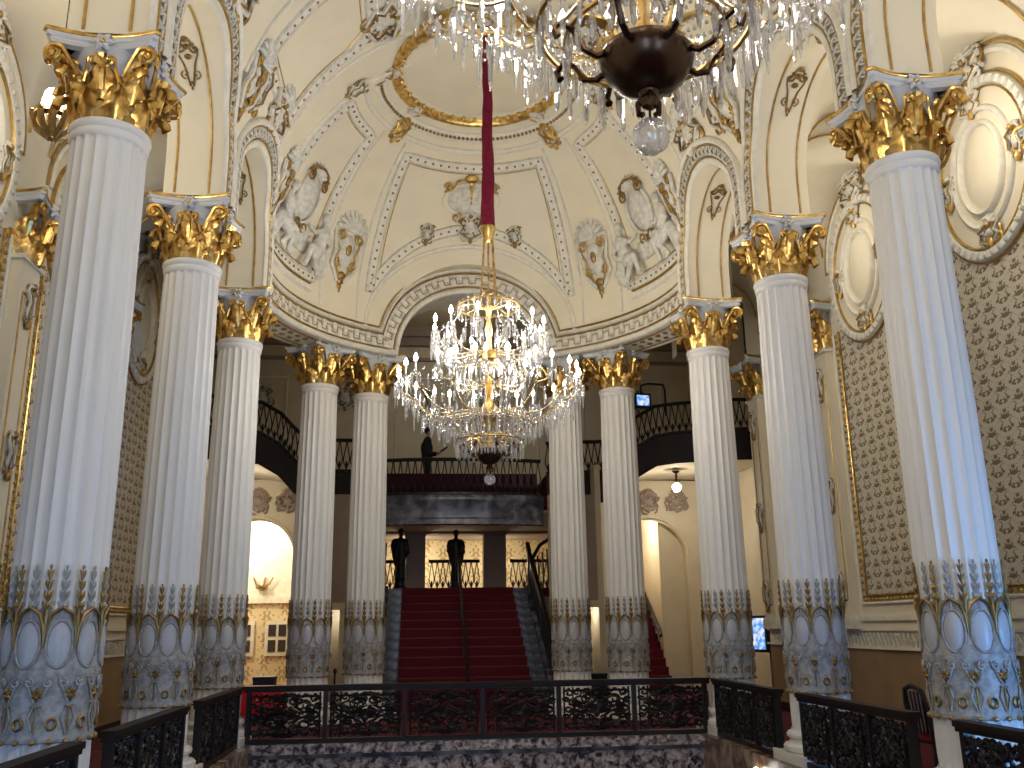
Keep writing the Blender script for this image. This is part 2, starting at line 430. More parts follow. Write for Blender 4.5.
for rx, rz, zf, w_, h, m, nm in ((1.53, 1.54, 5.345, .055, .06, 'white', 'cornice_roll'), (1.60, 1.63, 5.425, .014, .055, 'goldline', 'gilt_fillet'),
                                 (1.88, 1.93, 5.70, .014, .07, 'goldline', 'gilt_fillet'), (1.935, 2.0, 5.765, .045, .10, 'white', 'cornice_roll'),
                                 (2.0, 2.085, 5.83, .02, .085, 'goldline', 'gilt_fillet')):
    ribbon(cylp, band_path(rx, rz, zf, zf < 5.5), roundprof(w_, h)).build(nm, m, wall_apse)
bp = band_path(1.74, 1.78, 5.56, True)
ribbon(cylp, band_path(1.74, 1.78, 5.56, True), HALF(.125, .008)).build('fret_ground', 'relief', wall_apse)
# fret blocks, alternately up and down
L = [0.0]; PT = [cylp(*p) for p in bp]
for i in range(1, len(PT)): L.append(L[-1]+(PT[i][0]-PT[i-1][0]).length)
fb = MB().box(-.048, -.06, -.005, .048, .06, .022); fme = fb.mesh('fret_block', 'white', False)
nb = int(L[-1]/.135)
for i in range(nb):
    d = (i+.5)*L[-1]/nb; k = _lk(L, d); f = (d-L[k])/(L[k+1]-L[k]); p = PT[k][0].lerp(PT[k+1][0], f); n = PT[k][1]; t = PT[k+1][0]-PT[k][0]
    fr = frame(p, t, n); off = .062 if i % 2 else -.062
    inst('fret_block', fme, wall_apse, fr @ Matrix.Translation((0, off, .01)))
mz = []
for i in range(nb):
    d0, d1 = i*L[-1]/nb+.004, (i+1)*L[-1]/nb-.004; off = -.005 if i % 2 else .005
    for d, o_ in ((d0, off), (d1, off)):
        k = _lk(L, d); f = (d-L[k])/(L[k+1]-L[k]); p = PT[k][0].lerp(PT[k+1][0], f); n = PT[k][1]; t = (PT[k+1][0]-PT[k][0]).normalized()
        mz.append(p+n*.012+n.cross(t)*(o_*12))
MB().tube(mz, .013, 4).build('gilt_meander', 'goldline', wall_apse)
# ornamented soffit of the cornice between the columns
om = MB()
for sg in (-1, 1):
    for k in range(11):
        for rr in (3.85, 4.05):
            p = cyl(rr, sg*(55+k*3.2), CAZ-.01); om.ell(p, .06, .05, .025, 6, 4)
    om.tube([cyl(3.72, sg*(48+i*2), CAZ-.006) for i in range(22)], .02, 5); om.tube([cyl(4.2, sg*(48+i*2), CAZ-.006) for i in range(22)], .02, 5)
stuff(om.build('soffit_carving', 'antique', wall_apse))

# ------------------------------------------------------------------ ceiling ribs, panels and relief
def rocaille(seed, w, h, n=5):
    """shell and scroll ornament in the xy plane: (white mesh data, gold mesh data)"""
    rd = random.Random(seed); W = MB(); G = MB()
    for sg in (-1, 1):
        for i in range(n):
            fx, fy = rd.uniform(.25, .8)*w*.5, (i/(n-1)-.5)*h*.8
            tgt = G if (i+seed) % 2 else W
            tgt.tube([Vector((sg*p.x, p.y, .025)) for p in spiral((fx, fy), rd.uniform(.16, .24)*w, rd.uniform(.9, 1.4), rd.uniform(0, 6), 16)], [.026*w+.008]*17, 5)
        W.tube([(sg*.08*w, -h*.5, .02), (sg*.42*w, -h*.25, .05), (sg*.30*w, 0, .06), (sg*.5*w, h*.25, .05), (sg*.1*w, h*.5, .03)], .035*w+.008, 6)
        G.tube([(sg*.05*w, -h*.42, .03), (sg*.36*w, -h*.22, .075), (sg*.24*w, 0, .085), (sg*.43*w, h*.22, .075), (sg*.1*w, h*.44, .04)], .014*w+.006, 5)
    W.ell((0, 0, .0), w*.24, h*.28, .07, 12, 6)
    for k in range(-3, 4):
        a = R_(90+k*24); W.tube([(0, h*.36, .03), (math.cos(a)*w*.18, h*.36+math.sin(a)*w*.2, .07), (math.cos(a)*w*.34, h*.36+math.sin(a)*w*.36, .02)], [.012, .04*w+.01, .02*w+.006], 6)
    G.ell((0, -h*.5, .03), .05, .08, .04, 8, 5); G.ell((0, h*.40, .05), .05, .05, .05, 8, 5)
    return W, G
def place_orn(name, parent, fr, seed, w, h):
    W, G = rocaille(seed, w, h)
    o = inst(name, W.mesh(name, 'relief'), parent, fr); G.build('gilt_scrolls', 'antique', o)
    return o
def shell_orn(name, parent, fr, w, h):
    W = MB(); G = MB(); D = MB()
    for k in range(-4, 5):
        a = R_(90+k*21); r = w*.5
        W.tube([(0, h*.24, .03), (math.cos(a)*r*.55, h*.24+math.sin(a)*r*.6, .11), (math.cos(a)*r, h*.24+math.sin(a)*r*1.1, .05)], [.02, w*.075, w*.06], 6)
    W.ell((0, 0, 0), w*.30, h*.20, .10, 14, 6)
    for sg in (-1, 1):
        G.tube([Vector((sg*p.x, p.y, .08)) for p in spiral((w*.32, h*.17), w*.17, 1.6, 1.2, 22)], .017, 6)
        G.tube([Vector((sg*p.x, p.y, .07)) for p in spiral((w*.26, -h*.13), w*.14, 1.5, 3.6, 22)], .016, 6)
        G.tube([(sg*w*.40, h*.10, .05), (sg*w*.27, 0, .10), (sg*w*.34, -h*.1, .08), (sg*w*.14, -h*.26, .06)], .016, 6)
        W.tube([(sg*w*.48, h*.2, .03), (sg*w*.38, -.02*h, .07), (sg*w*.42, -h*.16, .05), (sg*w*.1, -h*.34, .04)], .04, 6)
    for k in range(4): D.ell((0, -h*(.27+.062*k), .05), w*(.13-.022*k), h*.05, .05, 8, 5)
    D.ell((0, h*.02, .10), w*.09, h*.07, .05, 8, 5)
    o = inst(name, W.mesh(name, 'relief'), parent, fr); G.build('gilt_scrolls', 'goldline', o); D.build('husk_drop', 'antique', o)
    return o
def upframe(fn, a, s, eps=.02):
    p, n = fn(a, s); q, _ = fn(a, s+eps); upv = (q-p).normalized()
    X = upv.cross(n); return frame(p+n*.01, X, n)

def border(fn, pts, name='panel_border', wd=.09, closed=True, dots=True, dist=.17):
    """panel frame: flat dotted band with a gilt inner line"""
    ribbon(fn, pts, HALF(wd, .03), closed=closed).build(name, 'white', ceiling)
    for e in (-1, 1): ribbon(fn, pts, [(e*wd+u, v) for u, v in roundprof(.022, .05, 4)], closed=closed).build('border_fillet', 'relief', ceiling)
    Q = [fn(*p) for p in pts]
    if closed: Q.append(Q[0])
    if dots:
        dm = MB(); acc = 0
        for i in range(len(Q)-1):
            a, b = Q[i][0], Q[i+1][0]; Ls = (b-a).length
            while acc < Ls:
                p = a.lerp(b, acc/Ls)+Q[i][1]*.03; dm.ell(p, .028, .028, .028, 5, 3); acc += dist
            acc -= Ls
        stuff(dm.build('border_beads', 'antique', ceiling))
def inner_line(fn, pts, closed=True, m='goldline', r=.013):
    ribbon(fn, pts, roundprof(r, r*1.6, 4), closed=closed).build('gilt_panel_line', m, ceiling)
sz = s_of_z
# panel A over the middle arch
def panelA(inset):
    a = 35-inset*16; zt = 9.0-inset*.5
    top = 8.0+inset*.55; e = 37.5
    zb = lambda p: 5.7+(top-5.7)*math.sqrt(max(1-(p/e)**2, 0))
    pts = seg([(-a, sz(zb(a))), (-a, sz(zt))], 12)[:-1]+seg([(-a, sz(zt)), (a, sz(zt))], 16)[:-1]+seg([(a, sz(zt)), (a, sz(zb(a)))], 12)[:-1]
    pts += [(a*math.cos(PI*i/24), sz(zb(a*math.cos(PI*i/24)))) for i in range(24)]
    return pts
border(dom, panelA(0)); inner_line(dom, panelA(.17))
ribbon(dom, [(-36.3*math.cos(PI*i/40), sz(5.72+1.97*math.sin(PI*i/40))) for i in range(41)], roundprof(.05, .05)).build('arch_hood', 'white', ceiling)
# panel B each side, between the pier strip and the first transverse band
for sg in (-1, 1):
    def pb(i): return [(sg*(59.5+i*14), sz(6.35+i)), (sg*(59.5+i*14), sz(9.0-i*.5)), (sg*(88.5-i*14), sz(9.0-i*.5)), (sg*(88.5-i*14), sz(6.35+i))]
    for i, f in ((0, border), (.16, inner_line)):
        q = pb(i); f(dom, seg(q+[q[0]], 12)[:-1])
    # pier strip fillets
    for ph in (39.5, 55):
        ribbon(dom, [(sg*ph, sz(5.9)+(sz(9.15)-sz(5.9))*k/24) for k in range(25)], roundprof(.028, .055, 4)).build('strip_fillet', 'white', ceiling)
    # upper cornice inside the apse (dentil gilt step on which the figures sit)
    ribbon(dom, [(sg*(60+k), sz(6.12)) for k in range(31)], HALF(.06, .07)).build('figure_ledge', 'white', ceiling)
    ribbon(dom, [(sg*(60+k), sz(6.24)) for k in range(31)], roundprof(.02, .06, 4)).build('gilt_ledge_line', 'goldline', ceiling)
# barrel panels
bands = []
y1 = 13.12
for k in range(4):
    bands.append((y1-1.72, y1)); y1 -= 3.27
for sg in (-1, 1):
    fn = lambda y, s, sg=sg: bar(sg, y, s)
    for k, (ya, yb) in enumerate(bands):
        q = [(yb, sz(7.75)), (yb, sz(9.12)), (yb-.28, sz(9.36)), (ya+.28, sz(9.36)), (ya, sz(9.12)), (ya, sz(7.75))]
        border(fn, seg(q+[q[0]], 10)[:-1])
        q = [(yb-.15, sz(7.92)), (yb-.15, sz(9.03)), (yb-.38, sz(9.25)), (ya+.38, sz(9.25)), (ya+.15, sz(9.03)), (ya+.15, sz(7.92))]
        inner_line(fn, seg(q+[q[0]], 10)[:-1])
    for k in range(3):
        yc_ = 13.78-3.27*k
        for dy in (-.42, .42):
            ribbon(fn, [(yc_+dy, sz(7.2)+(SMAX*.985-sz(7.2))*i/26) for i in range(27)], roundprof(.028, .055, 4)).build('strip_fillet', 'white', ceiling)
        for z_, (w_, h_) in ((9.1, (.34, .40)), ):
            place_orn('strip_pendant', ceiling, upframe(fn, yc_+.35, sz(z_)), 5+k, w_, h_)
        # shell and mask ornament above each column, and the crest over each arch
        shell_orn('shell_ornament', ceiling, upframe(fn, [14.15, 11.25, 7.98][k], sz(7.28)), .62, 1.35)
    for k, c in enumerate(reversed(bays)):
        place_orn('arch_crest', ceiling, upframe(fn, c-.3 if k == 0 else c, sz(7.62)), 21+k, 1.0, .5); place_orn('spandrel_foliage', ceiling, upframe(fn, c-1.35, sz(7.45)), 27+k, .5, .8)
        place_orn('crown_cartouche', ceiling, upframe(fn, c-.2, sz(9.46)), 31+k, .9, .62)
for sg in (-1, 1):
    shell_orn('shell_ornament', ceiling, upframe(dom, sg*47, sz(7.12)), .74, 1.75)
    W_, G_ = rocaille(42, .34, .5); G_.join(W_); G_.build('strip_pendant', 'goldline', ceiling).matrix_basis = upframe(dom, sg*48, sz(9.27))
place_orn('key_ornament', ceiling, upframe(dom, 0, sz(8.05)), 44, .6, .55)
place_orn('corner_ornament', ceiling, upframe(dom, -17, sz(7.85)), 45, .3, .35)
place_orn('corner_ornament', ceiling, upframe(dom, 17, sz(7.85)), 45, .3, .35)
# cartouche in the middle panel
fr = upframe(dom, 0, sz(8.50))
cm = MB().ell((0, 0, 0), .52, .30, .09, 24, 8); co_ = inst('panel_cartouche', cm.mesh('panel_cartouche', 'relief'), ceiling, fr)
g = MB(); g.tube([(.58*math.cos(2*PI*i/40), .35*math.sin(2*PI*i/40), .03) for i in range(40)], .026, 6, True).build('cartouche_rim', 'white', co_)
g = MB()
for sg in (-1, 1):
    g.tube([Vector((p.x*sg, p.y, .06)) for p in spiral((.46, .28), .10, 1.4, 0, 18)], .024, 6)
    g.tube([Vector((p.x*sg, p.y, .06)) for p in spiral((.30, -.33), .11, 1.3, 2, 18)], .024, 6)
    g.tube([(sg*.1, .42, .05), (sg*.28, .40, .08), (sg*.40, .22, .07), (sg*.55, .18, .05)], .022, 6)
for k in range(5): g.ell((0, .34-.09*k, .08), .05-.006*k, .05, .03, 7, 4)
g.ell((0, .45, .05), .16, .09, .05, 10, 5); g.build('gilt_scrolls', 'gold', co_)

# seated plaster figures beside oval cartouches in the apse
def figure(mirror):
    b = MB(); sx = mirror
    def P(x, y, z): return (x*sx, y, z)
    b.cap(P(0, .30, .10), P(.10, .58, .12), .12, .11)           # pelvis to chest
    b.cap(P(.10, .58, .12), P(.10, .66, .12), .125, .09)
    b.cap(P(.09, .68, .13), P(.07, .77, .15), .045, .04)        # neck
    b.ell(P(.05, .86, .16), .075, .095, .08, 12, 8)             # head
    b.ell(P(.00, .845, .19), .03, .022, .02, 6, 4)              # nose / face ridge
    b.cap(P(.19, .63, .12), P(.27, .42, .17), .05, .042); b.cap(P(.27, .42, .17), P(.12, .30, .22), .04, .03)
    b.cap(P(.02, .63, .14), P(-.18, .52, .16), .05, .04); b.cap(P(-.18, .52, .16), P(-.34, .60, .14), .038, .028)
    b.cap(P(.03, .28, .13), P(-.26, .24, .22), .095, .07); b.cap(P(-.26, .24, .22), P(-.28, -.06, .16), .062, .04)
    b.cap(P(-.28, -.07, .16), P(-.38, -.10, .20), .04, .03)
    b.cap(P(.05, .26, .10), P(-.12, .12, .20), .09, .068); b.cap(P(-.12, .12, .20), P(.06, -.10, .16), .06, .04)
    b.cap(P(.06, -.10, .16), P(-.02, -.16, .2), .04, .03)
    b.cap(P(.15, .30, .06), P(.34, .10, .06), .11, .07); b.cap(P(.34, .10, .06), P(.22, -.12, .06), .08, .05)   # drapery
    for i in range(5): b.cap(P(.12+.05*i, .25-.03*i, .12), P(.18+.04*i, -.1, .08), .03, .02, 6)
    return b
def remesh(o, vox=.018, it=3):
    m = o.modifiers.new('remesh', 'REMESH'); m.mode = 'VOXEL'; m.voxel_size = vox; m.use_smooth_shade = True
    s = o.modifiers.new('smooth', 'SMOOTH'); s.factor = .5; s.iterations = it
for sg in (-1, 1):
    fr = upframe(dom, sg*73, sz(7.45)) @ Matrix.Scale(1.12, 4)
    c = inst('figure_cartouche', MB().ell((0, .12, .02), .27, .36, .10, 20, 8).mesh('figure_cartouche', 'relief'), ceiling, fr)
    g = MB().tube([(.32*math.cos(2*PI*i/36), .12+.42*math.sin(2*PI*i/36), .05) for i in range(36)], .04, 6, True); g.build('cartouche_rim', 'relief', c)
    g = MB()
    for k in range(-3, 4):
        a = R_(90+k*22); g.tube([(0, .5, .06), (math.cos(a)*.14, .5+math.sin(a)*.14, .11), (math.cos(a)*.27, .5+math.sin(a)*.26, .04)], [.02, .04, .025], 6)
    g.build('shell_crest', 'relief', c)
    g = MB()
    for s2 in (-1, 1):
        g.tube([Vector((s2*p.x, p.y, .1)) for p in spiral((.26, .46), .12, 1.5, 1, 22)], .018, 6)
        g.tube([Vector((s2*p.x, p.y, .1)) for p in spiral((.11, -.34), .11, 1.4, 3, 22)], .018, 6)
    g.tube([(-.3, .5, .08), (-.2, .62, .12), (0, .66, .13), (.2, .62, .12), (.32, .45, .08)], .03, 6); g.build('gilt_scrolls', 'antique', c)
    dr = MB(); rnd = random.Random(9)
    for k in range(16):
        x0 = -.62+.082*k; dr.cap((x0, -.62, .04), (x0+rnd.uniform(-.08, .08), -.50+rnd.uniform(.0, .16), .08), .07, .05, 8)
    for x0, x1, y0, y1 in ((-.65, -.2, -.58, -.46), (-.25, .25, -.62, -.52), (.2, .66, -.46, -.58), (-.5, .4, -.6, -.62)): dr.cap((x0, y0, .05), (x1, y1, .06), .08, .07, 8)
    do_ = dr.build('plaster_drapery', 'relief', c); remesh(do_, .022, 3)
    for s2 in (-1, 1):
        ph = sg*73+s2*11.5*sg
        fo = inst('plaster_figure', figure(s2*1 if sg > 0 else s2).mesh('plaster_figure', 'relief'), ceiling, upframe(dom, ph if sg > 0 else sg*73+s2*11.5, sz(6.55)) @ Matrix.Scale(1.12, 4))
        remesh(fo, .02, 3)

# medallion over the apse springing
ZM = 9.56
mm_ = MB().lathe([(1.58, ZM+.5), (1.60, ZM+.05), (1.58, ZM-.04), (1.51, ZM-.07), (1.45, ZM-.04), (1.42, ZM+.02), (1.40, ZM+.07), (1.33, ZM+.09)], 72, (0, YC, 0))
medal = mm_.build('medallion_frame', 'gold', ceiling)
MB().lathe([(1.40, ZM+.085), (.02, ZM+.085)], 72, (0, YC, 0)).build('medallion_field', 'cream', medal)
bme = MB().ell((0, 0, 0), .055, .045, .05, 8, 6).mesh('medallion_bead', 'gold')
for i in range(40):
    a = 2*PI*i/40; inst('medallion_bead', bme, medal, Matrix.Translation((1.42*math.cos(a), YC+1.42*math.sin(a), ZM+.03)) @ Matrix.Rotation(a, 4, 'Z'))
for r_, w_, m in ((1.78, .10, 'white'), (2.02, .05, 'white')):
    z_ = pr(_s := s_of_z(Z0+B_*math.sqrt(1-(r_/A_)**2)))[1]
    ribbon(dom, [(-90+180*i/60, _s) for i in range(61)], HALF(w_, .04)).build('medallion_surround', m, ceiling)
dm = MB()
for i in range(64):
    p, n = dom(-90+180*(i+.5)/64, s_of_z(Z0+B_*math.sqrt(1-(1.78/A_)**2))); dm.ell(p+n*.05, .035, .035, .035, 6, 4)
stuff(dm.build('surround_beads', 'antique', ceiling))
for a in (-95, -48, 48, 95, -150, 150, 180):
    W, G = rocaille(60+abs(a), .34, .34)
    m_ = Matrix.Translation((1.66*math.sin(R_(a)), YC+1.66*math.cos(R_(a)), ZM-.02)) @ Matrix.Rotation(-R_(a), 4, 'Z') @ Matrix.Rotation(PI, 4, 'X')
    o = inst('medallion_clasp', W.mesh('medallion_clasp', 'relief'), medal, m_); G.build('gilt_scrolls', 'gold', o)
# rose from which the chandelier hangs
for yy in (12.9, 3.2):
    o = MB().lathe([(.02, 9.70), (.16, 9.72), (.2, 9.78), (.30, 9.80), (.34, 9.86), (.46, 9.88), (.5, 9.97)], 32, (.02, yy, 0)).build('ceiling_rose', 'relief', ceiling)

# ------------------------------------------------------------------ columns
NFL = 20
def fluted(r0, r1, z0, z1, zs=6, depth=.10, cap0=True):
    k = NFL*8; rows = []
    def rad(a, r, d):
        u = (a*NFL/(2*PI)) % 1.0; u = abs(u-.5)*2      # 0 at flute centre
        return r*(1-(d*.72*math.sqrt(max(1-(u/.8)**2, 0)) if u < .8 else 0))
    zz = [(z0, 0), (z0+.03, depth*.7), (z0+.06, depth)]+[(z0+(z1-z0)*i/zs, depth) for i in range(1, zs)]+[(z1-.06, depth), (z1-.03, depth*.7), (z1, 0)]
    for z, d in zz:
        f = (z-z0)/(z1-z0); r = r0+(r1-r0)*f+.006*math.sin(PI*f)
        rows.append([(rad(2*PI*j/k, r, d)*math.cos(2*PI*j/k), rad(2*PI*j/k, r, d)*math.sin(2*PI*j/k), z) for j in range(k)])
    return MB().grid(rows, closed=True)
NECK = 4.53-ZF
CME = {}
CME['plinth'] = MB().box(-.47, -.47, 0, .47, .47, .12).mesh('plinth', 'column', False)
CME['base'] = MB().lathe([(.45, .12), (.475, .14), (.475, .19), (.45, .215), (.41, .22), (.395, .25), (.40, .275), (.425, .29), (.43, .32), (.41, .35), (.375, .36), (.365, .39)], 48).mesh('base', 'column')
CME['base_g'] = CME['base']
CME['shaft_foot'] = fluted(.355, .355, .39, .83, 3).mesh('shaft_foot', 'column')
CME['shaft'] = fluted(.362, .335, 1.78, NECK-.13, 6).mesh('shaft', 'column')
CME['sleeve'] = MB().lathe([(.35, .80), (.372, .81), (.376, .84), (.368, .86), (.372, 1.28), (.379, 1.30), (.379, 1.34), (.370, 1.36), (.368, 1.72), (.362, 1.80), (.35, 1.82)], 60).mesh('ornament_sleeve', 'sleeve')
CME['ring'] = MB().lathe([(.333, NECK-.15), (.345, NECK-.13), (.35, NECK-.10), (.345, NECK-.07), (.36, NECK-.05), (.367, NECK-.02), (.36, NECK+.01), (.33, NECK+.02)], 48).mesh('neck_ring', 'column')
# local frame of sleeve pieces: x outward, y tangential, z up (placed by a turn about the axis)
RS = .372
def wrap(y, z, d=0): a = y/RS; r = RS+d; return Vector((r*math.cos(a), r*math.sin(a), z))
ov = MB(); rows = []
for i in range(7):
    q = i/6
    rows.append([wrap(.082*q*math.cos(2*PI*j/20), 1.535+.165*q*math.sin(2*PI*j/20), .018*(1-q*q)+.002) for j in range(20)])
ov.grid(rows, closed=True); CME['oval'] = ov.mesh('oval_medallion', 'ovalpaint')
CME['ovalrim'] = MB().tube([wrap(.094*math.cos(2*PI*j/24), 1.535+.18*math.sin(2*PI*j/24), .006) for j in range(24)], .011, 5, True).mesh('oval_rim', 'sleeve')
g = MB()
g.tube([wrap(-.116, 1.50, .006), wrap(-.108, 1.66, .012), wrap(-.075, 1.765, .014), wrap(0, 1.815, .016), wrap(.075, 1.765, .014), wrap(.108, 1.66, .012), wrap(.116, 1.50, .006)], [.006, .012, .016, .013, .016, .012, .006], 5)
CME['arch'] = g.mesh('gilt_arch', 'antique')
def husk(m):
    g = MB()
    for k in range(4):
        z = 1.80+k*.082; s = 1-.13*k
        for sg in (-1, 1): g.tube([wrap(0, z-.02, .0), wrap(sg*.02*s, z+.03, .012), wrap(sg*.036*s, z+.062, .006)], [.012*s, .018*s, .005], 5)
        g.tube([wrap(0, z-.02, .004), wrap(0, z+.03, .018), wrap(0, z+.07, .006)], [.008, .016*s, .005], 5)
    g.ell(wrap(0, 2.13, .01), .013, .013, .02, 6, 4); g.tube([wrap(0, 1.5, .005), wrap(0, 1.7, .01), wrap(0, 1.8, .01)], [.006, .014, .016], 5)
    return g.mesh('husk_chain', m)
CME['husk_g'] = husk('antique'); CME['husk_w'] = husk('sleeve')
g = MB()
for k in range(6):
    a = 2*PI*k/6+PI/2; g.tube([wrap(0, 1.165, .014), wrap(.02*math.cos(a), 1.165+.022*math.sin(a), .02), wrap(.05*math.cos(a), 1.165+.055*math.sin(a), .008)], [.012, .016, .003], 5)
CME['star'] = g.mesh('gilt_star', 'antique')
g = MB().tube([wrap(0, .90, .006), wrap(0, 1.06, .008)], .007, 5); g.tube([wrap(-.035, 1.075, .006), wrap(0, 1.06, .012), wrap(.035, 1.075, .006)], .008, 5); g.ell(wrap(0, .895, .008), .012, .012, .014, 6, 4)
CME['pin'] = g.mesh('pin_motif', 'antique')
CME['rosette'] = MB().tube([wrap(.032*math.cos(2*PI*j/14), .945+.04*math.sin(2*PI*j/14), .008) for j in range(14)], .011, 5, True).mesh('rosette_ring', 'antique')
CME['bead'] = MB().ell(wrap(0, .815, .012), .02, .026, .022, 7, 5).mesh('gilt_bead', 'antique')
g = MB()
for sg in (-1, 1):
    g.tube([wrap(p.y*sg, p.x, .012) for p in [Vector((q.x, q.y)) for q in spiral((1.245, .052), .036, 1.3, 0, 14)]], .01, 5)
    g.tube([wrap(sg*.1, 1.10, .008), wrap(sg*.06, 1.19, .012), wrap(sg*.02, 1.285, .008)], .009, 5)
    g.tube([wrap(sg*.11, .87, .006), wrap(sg*.07, .99, .012), wrap(sg*.10, 1.08, .006)], .009, 5)
CME['scroll'] = g.mesh('relief_scroll', 'sleeve')
# capital pieces (z from the neck)
def leaf(hh, wd, curl, bulge):
    rows = []; NT = 12
    for i in range(NT+1):
        t = i/NT
        if t < .72: z = hh*t/.72; out = bulge*math.sin(t*2.0)+.02*t
        else:
            q = (t-.72)/.28; z = hh*(1+.10*math.sin(q*PI*.8)-.36*q*q); out = bulge*.99+.0144+curl*math.sin(q*PI/2)
        wv = wd*(.66+.34*math.sin(PI*min(t*1.25, 1)**1.2))*(1-.25*max(t-.70, 0)/.30)*(1+.16*(1 if i % 3 == 1 else (-1 if i % 3 == 0 else .2)))
        row = []
        for j in range(9):
            q = (j-4)/4; rib = (.012 if j == 4 else 0)
            row.append((out+rib-.055*q*q, wv*q, z-.03*q*q))
        rows.append(row)
    back = [[(x-.012, y, z) for x, y, z in r] for r in rows]
    return MB().grid(rows).grid(back)
CME['leaf_lo'] = leaf(.30, .112, .12, .05).mesh('acanthus_leaf', 'gold', angle=180)
CME['leaf_hi'] = leaf(.33, .112, .14, .06).mesh('acanthus_leaf', 'gold', angle=180)
CME['leaf_sm'] = leaf(.24, .075, .09, .03).mesh('small_leaf', 'gold', angle=180)
CME['bell'] = MB().lathe([(.325, 0), (.335, .1), (.35, .4), (.355, .46)], 32).mesh('capital', 'antique')
CME['bell_top'] = MB().lathe([(.352, .44), (.365, .56), (.40, .66), (.43, .70), (.30, .71)], 32).mesh('bell', 'grey')
g = MB()                       # corner volute: x outward along the diagonal
pts = [Vector((.36, 0, .32)), Vector((.40, 0, .44)), Vector((.47, 0, .56))]
for p in spiral((.545, .575), .10, 1.75, 2.6, 26, -1, .16): pts.append(Vector((p.x, 0, p.y)))
g.tube(pts, [.026, .03, .032]+[.022-.012*i/26 for i in range(27)], 6, flat=1.6, nrm=Vector((0, 1, 0)))
g.ell((.545, 0, .575), .022, .03, .022, 8, 6); CME['volute'] = g.mesh('corner_volute', 'gold')
g = MB()                       # inner helices + calyx, x outward at the face centre
for sg in (-1, 1):
    pts = [Vector((.37, sg*.16, .36)), Vector((.40, sg*.13, .46)), Vector((.41, sg*.12, .52))]
    for p in spiral((.075, .545), .05, 1.4, .4, 16, 1, .2): pts.append(Vector((.425, sg*p.x, p.y)))
    g.tube(pts, .016, 5)
g.tube([(.36, 0, .28), (.40, 0, .42), (.43, 0, .52), (.46, 0, .60)], [.045, .05, .045, .06], 8)
for sg in (-1, 1):
    sp2 = [Vector((.40, sg*.20, .40)), Vector((.44, sg*.27, .53)), Vector((.475, sg*.335, .635))]
    sp2 += [Vector((.48, sg*p.x, p.y)) for p in spiral((.405, .575), .088, 1.7, 2.3, 24, -1, .15)]
    g.tube(sp2, [.02, .022, .022]+[.022-.008*i/24 for i in range(25)], 5)
    g.ell((.485, sg*.405, .575), .02, .022, .022, 7, 5)
CME['helix'] = g.mesh('inner_helix', 'gold')
def abacus():
    g = MB(); rows = []; N = 12; pts = []
    for s in range(4):
        a = s*PI/2
        for i in range(N):
            u = -.46+.92*i/(N-1); d = .40+.10*(u/.46)**2+.0
            pts.append((d*math.cos(a)-u*math.sin(a), d*math.sin(a)+u*math.cos(a)))
    for sc_, z in ((.80, .68), (.94, .70), (.98, .735), (.95, .75), (1.0, .765), (1.02, .80)): rows.append([(x*sc_, y*sc_, z) for x, y in pts])
    g.grid(rows, closed=True); return g, pts
g, apts = abacus(); CME['abacus'] = g.mesh('abacus', 'grey')
g = MB().grid([[(x*k, y*k, z) for x, y in apts] for k, z in ((1.0, .795), (1.045, .80), (1.055, .82), (1.03, .84), (.6, .842))], closed=True); CME['abacus_edge'] = g.mesh('gilt_abacus_edge', 'gold')
g = MB()
for k in range(6):
    a = 2*PI*k/6; g.tube([(.42, 0, .735), (.445, .05*math.cos(a), .735+.05*math.sin(a)), (.43, .095*math.cos(a), .735+.095*math.sin(a))], [.02, .034, .012], 6)
CME['flower'] = g.mesh('abacus_flower', 'grey'); CME['flower_eye'] = MB().ell((.46, 0, .735), .02, .026, .026, 8, 6).mesh('flower_eye', 'gold')
def rotz(a, z=0): return Matrix.Translation((0, 0, z)) @ Matrix.Rotation(a, 4, 'Z')
def capital(parent, z):
    c = inst('capital', CME['bell'], parent, rotz(0, z))
    inst('bell', CME['bell_top'], c)
    inst('abacus', CME['abacus'], c); inst('gilt_abacus_edge', CME['abacus_edge'], c)
    for k in range(8):
        if k % 2 == 0: inst('small_leaf', CME['leaf_sm'], c, rotz(PI/4*k+PI/4) @ Matrix.Translation((.43, 0, .40)))
        a = PI/4*k; inst('acanthus_leaf', CME['leaf_lo'], c, rotz(a+PI/8) @ Matrix.Translation((.335, 0, 0)))
        inst('acanthus_leaf', CME['leaf_hi'], c, rotz(a) @ Matrix.Translation((.36, 0, .20)))
    for k in range(4):
        inst('corner_volute', CME['volute'], c, rotz(PI/4+PI/2*k)); inst('inner_helix', CME['helix'], c, rotz(PI/2*k))
        inst('abacus_flower', CME['flower'], c, rotz(PI/2*k)); inst('flower_eye', CME['flower_eye'], c, rotz(PI/2*k))
    return c
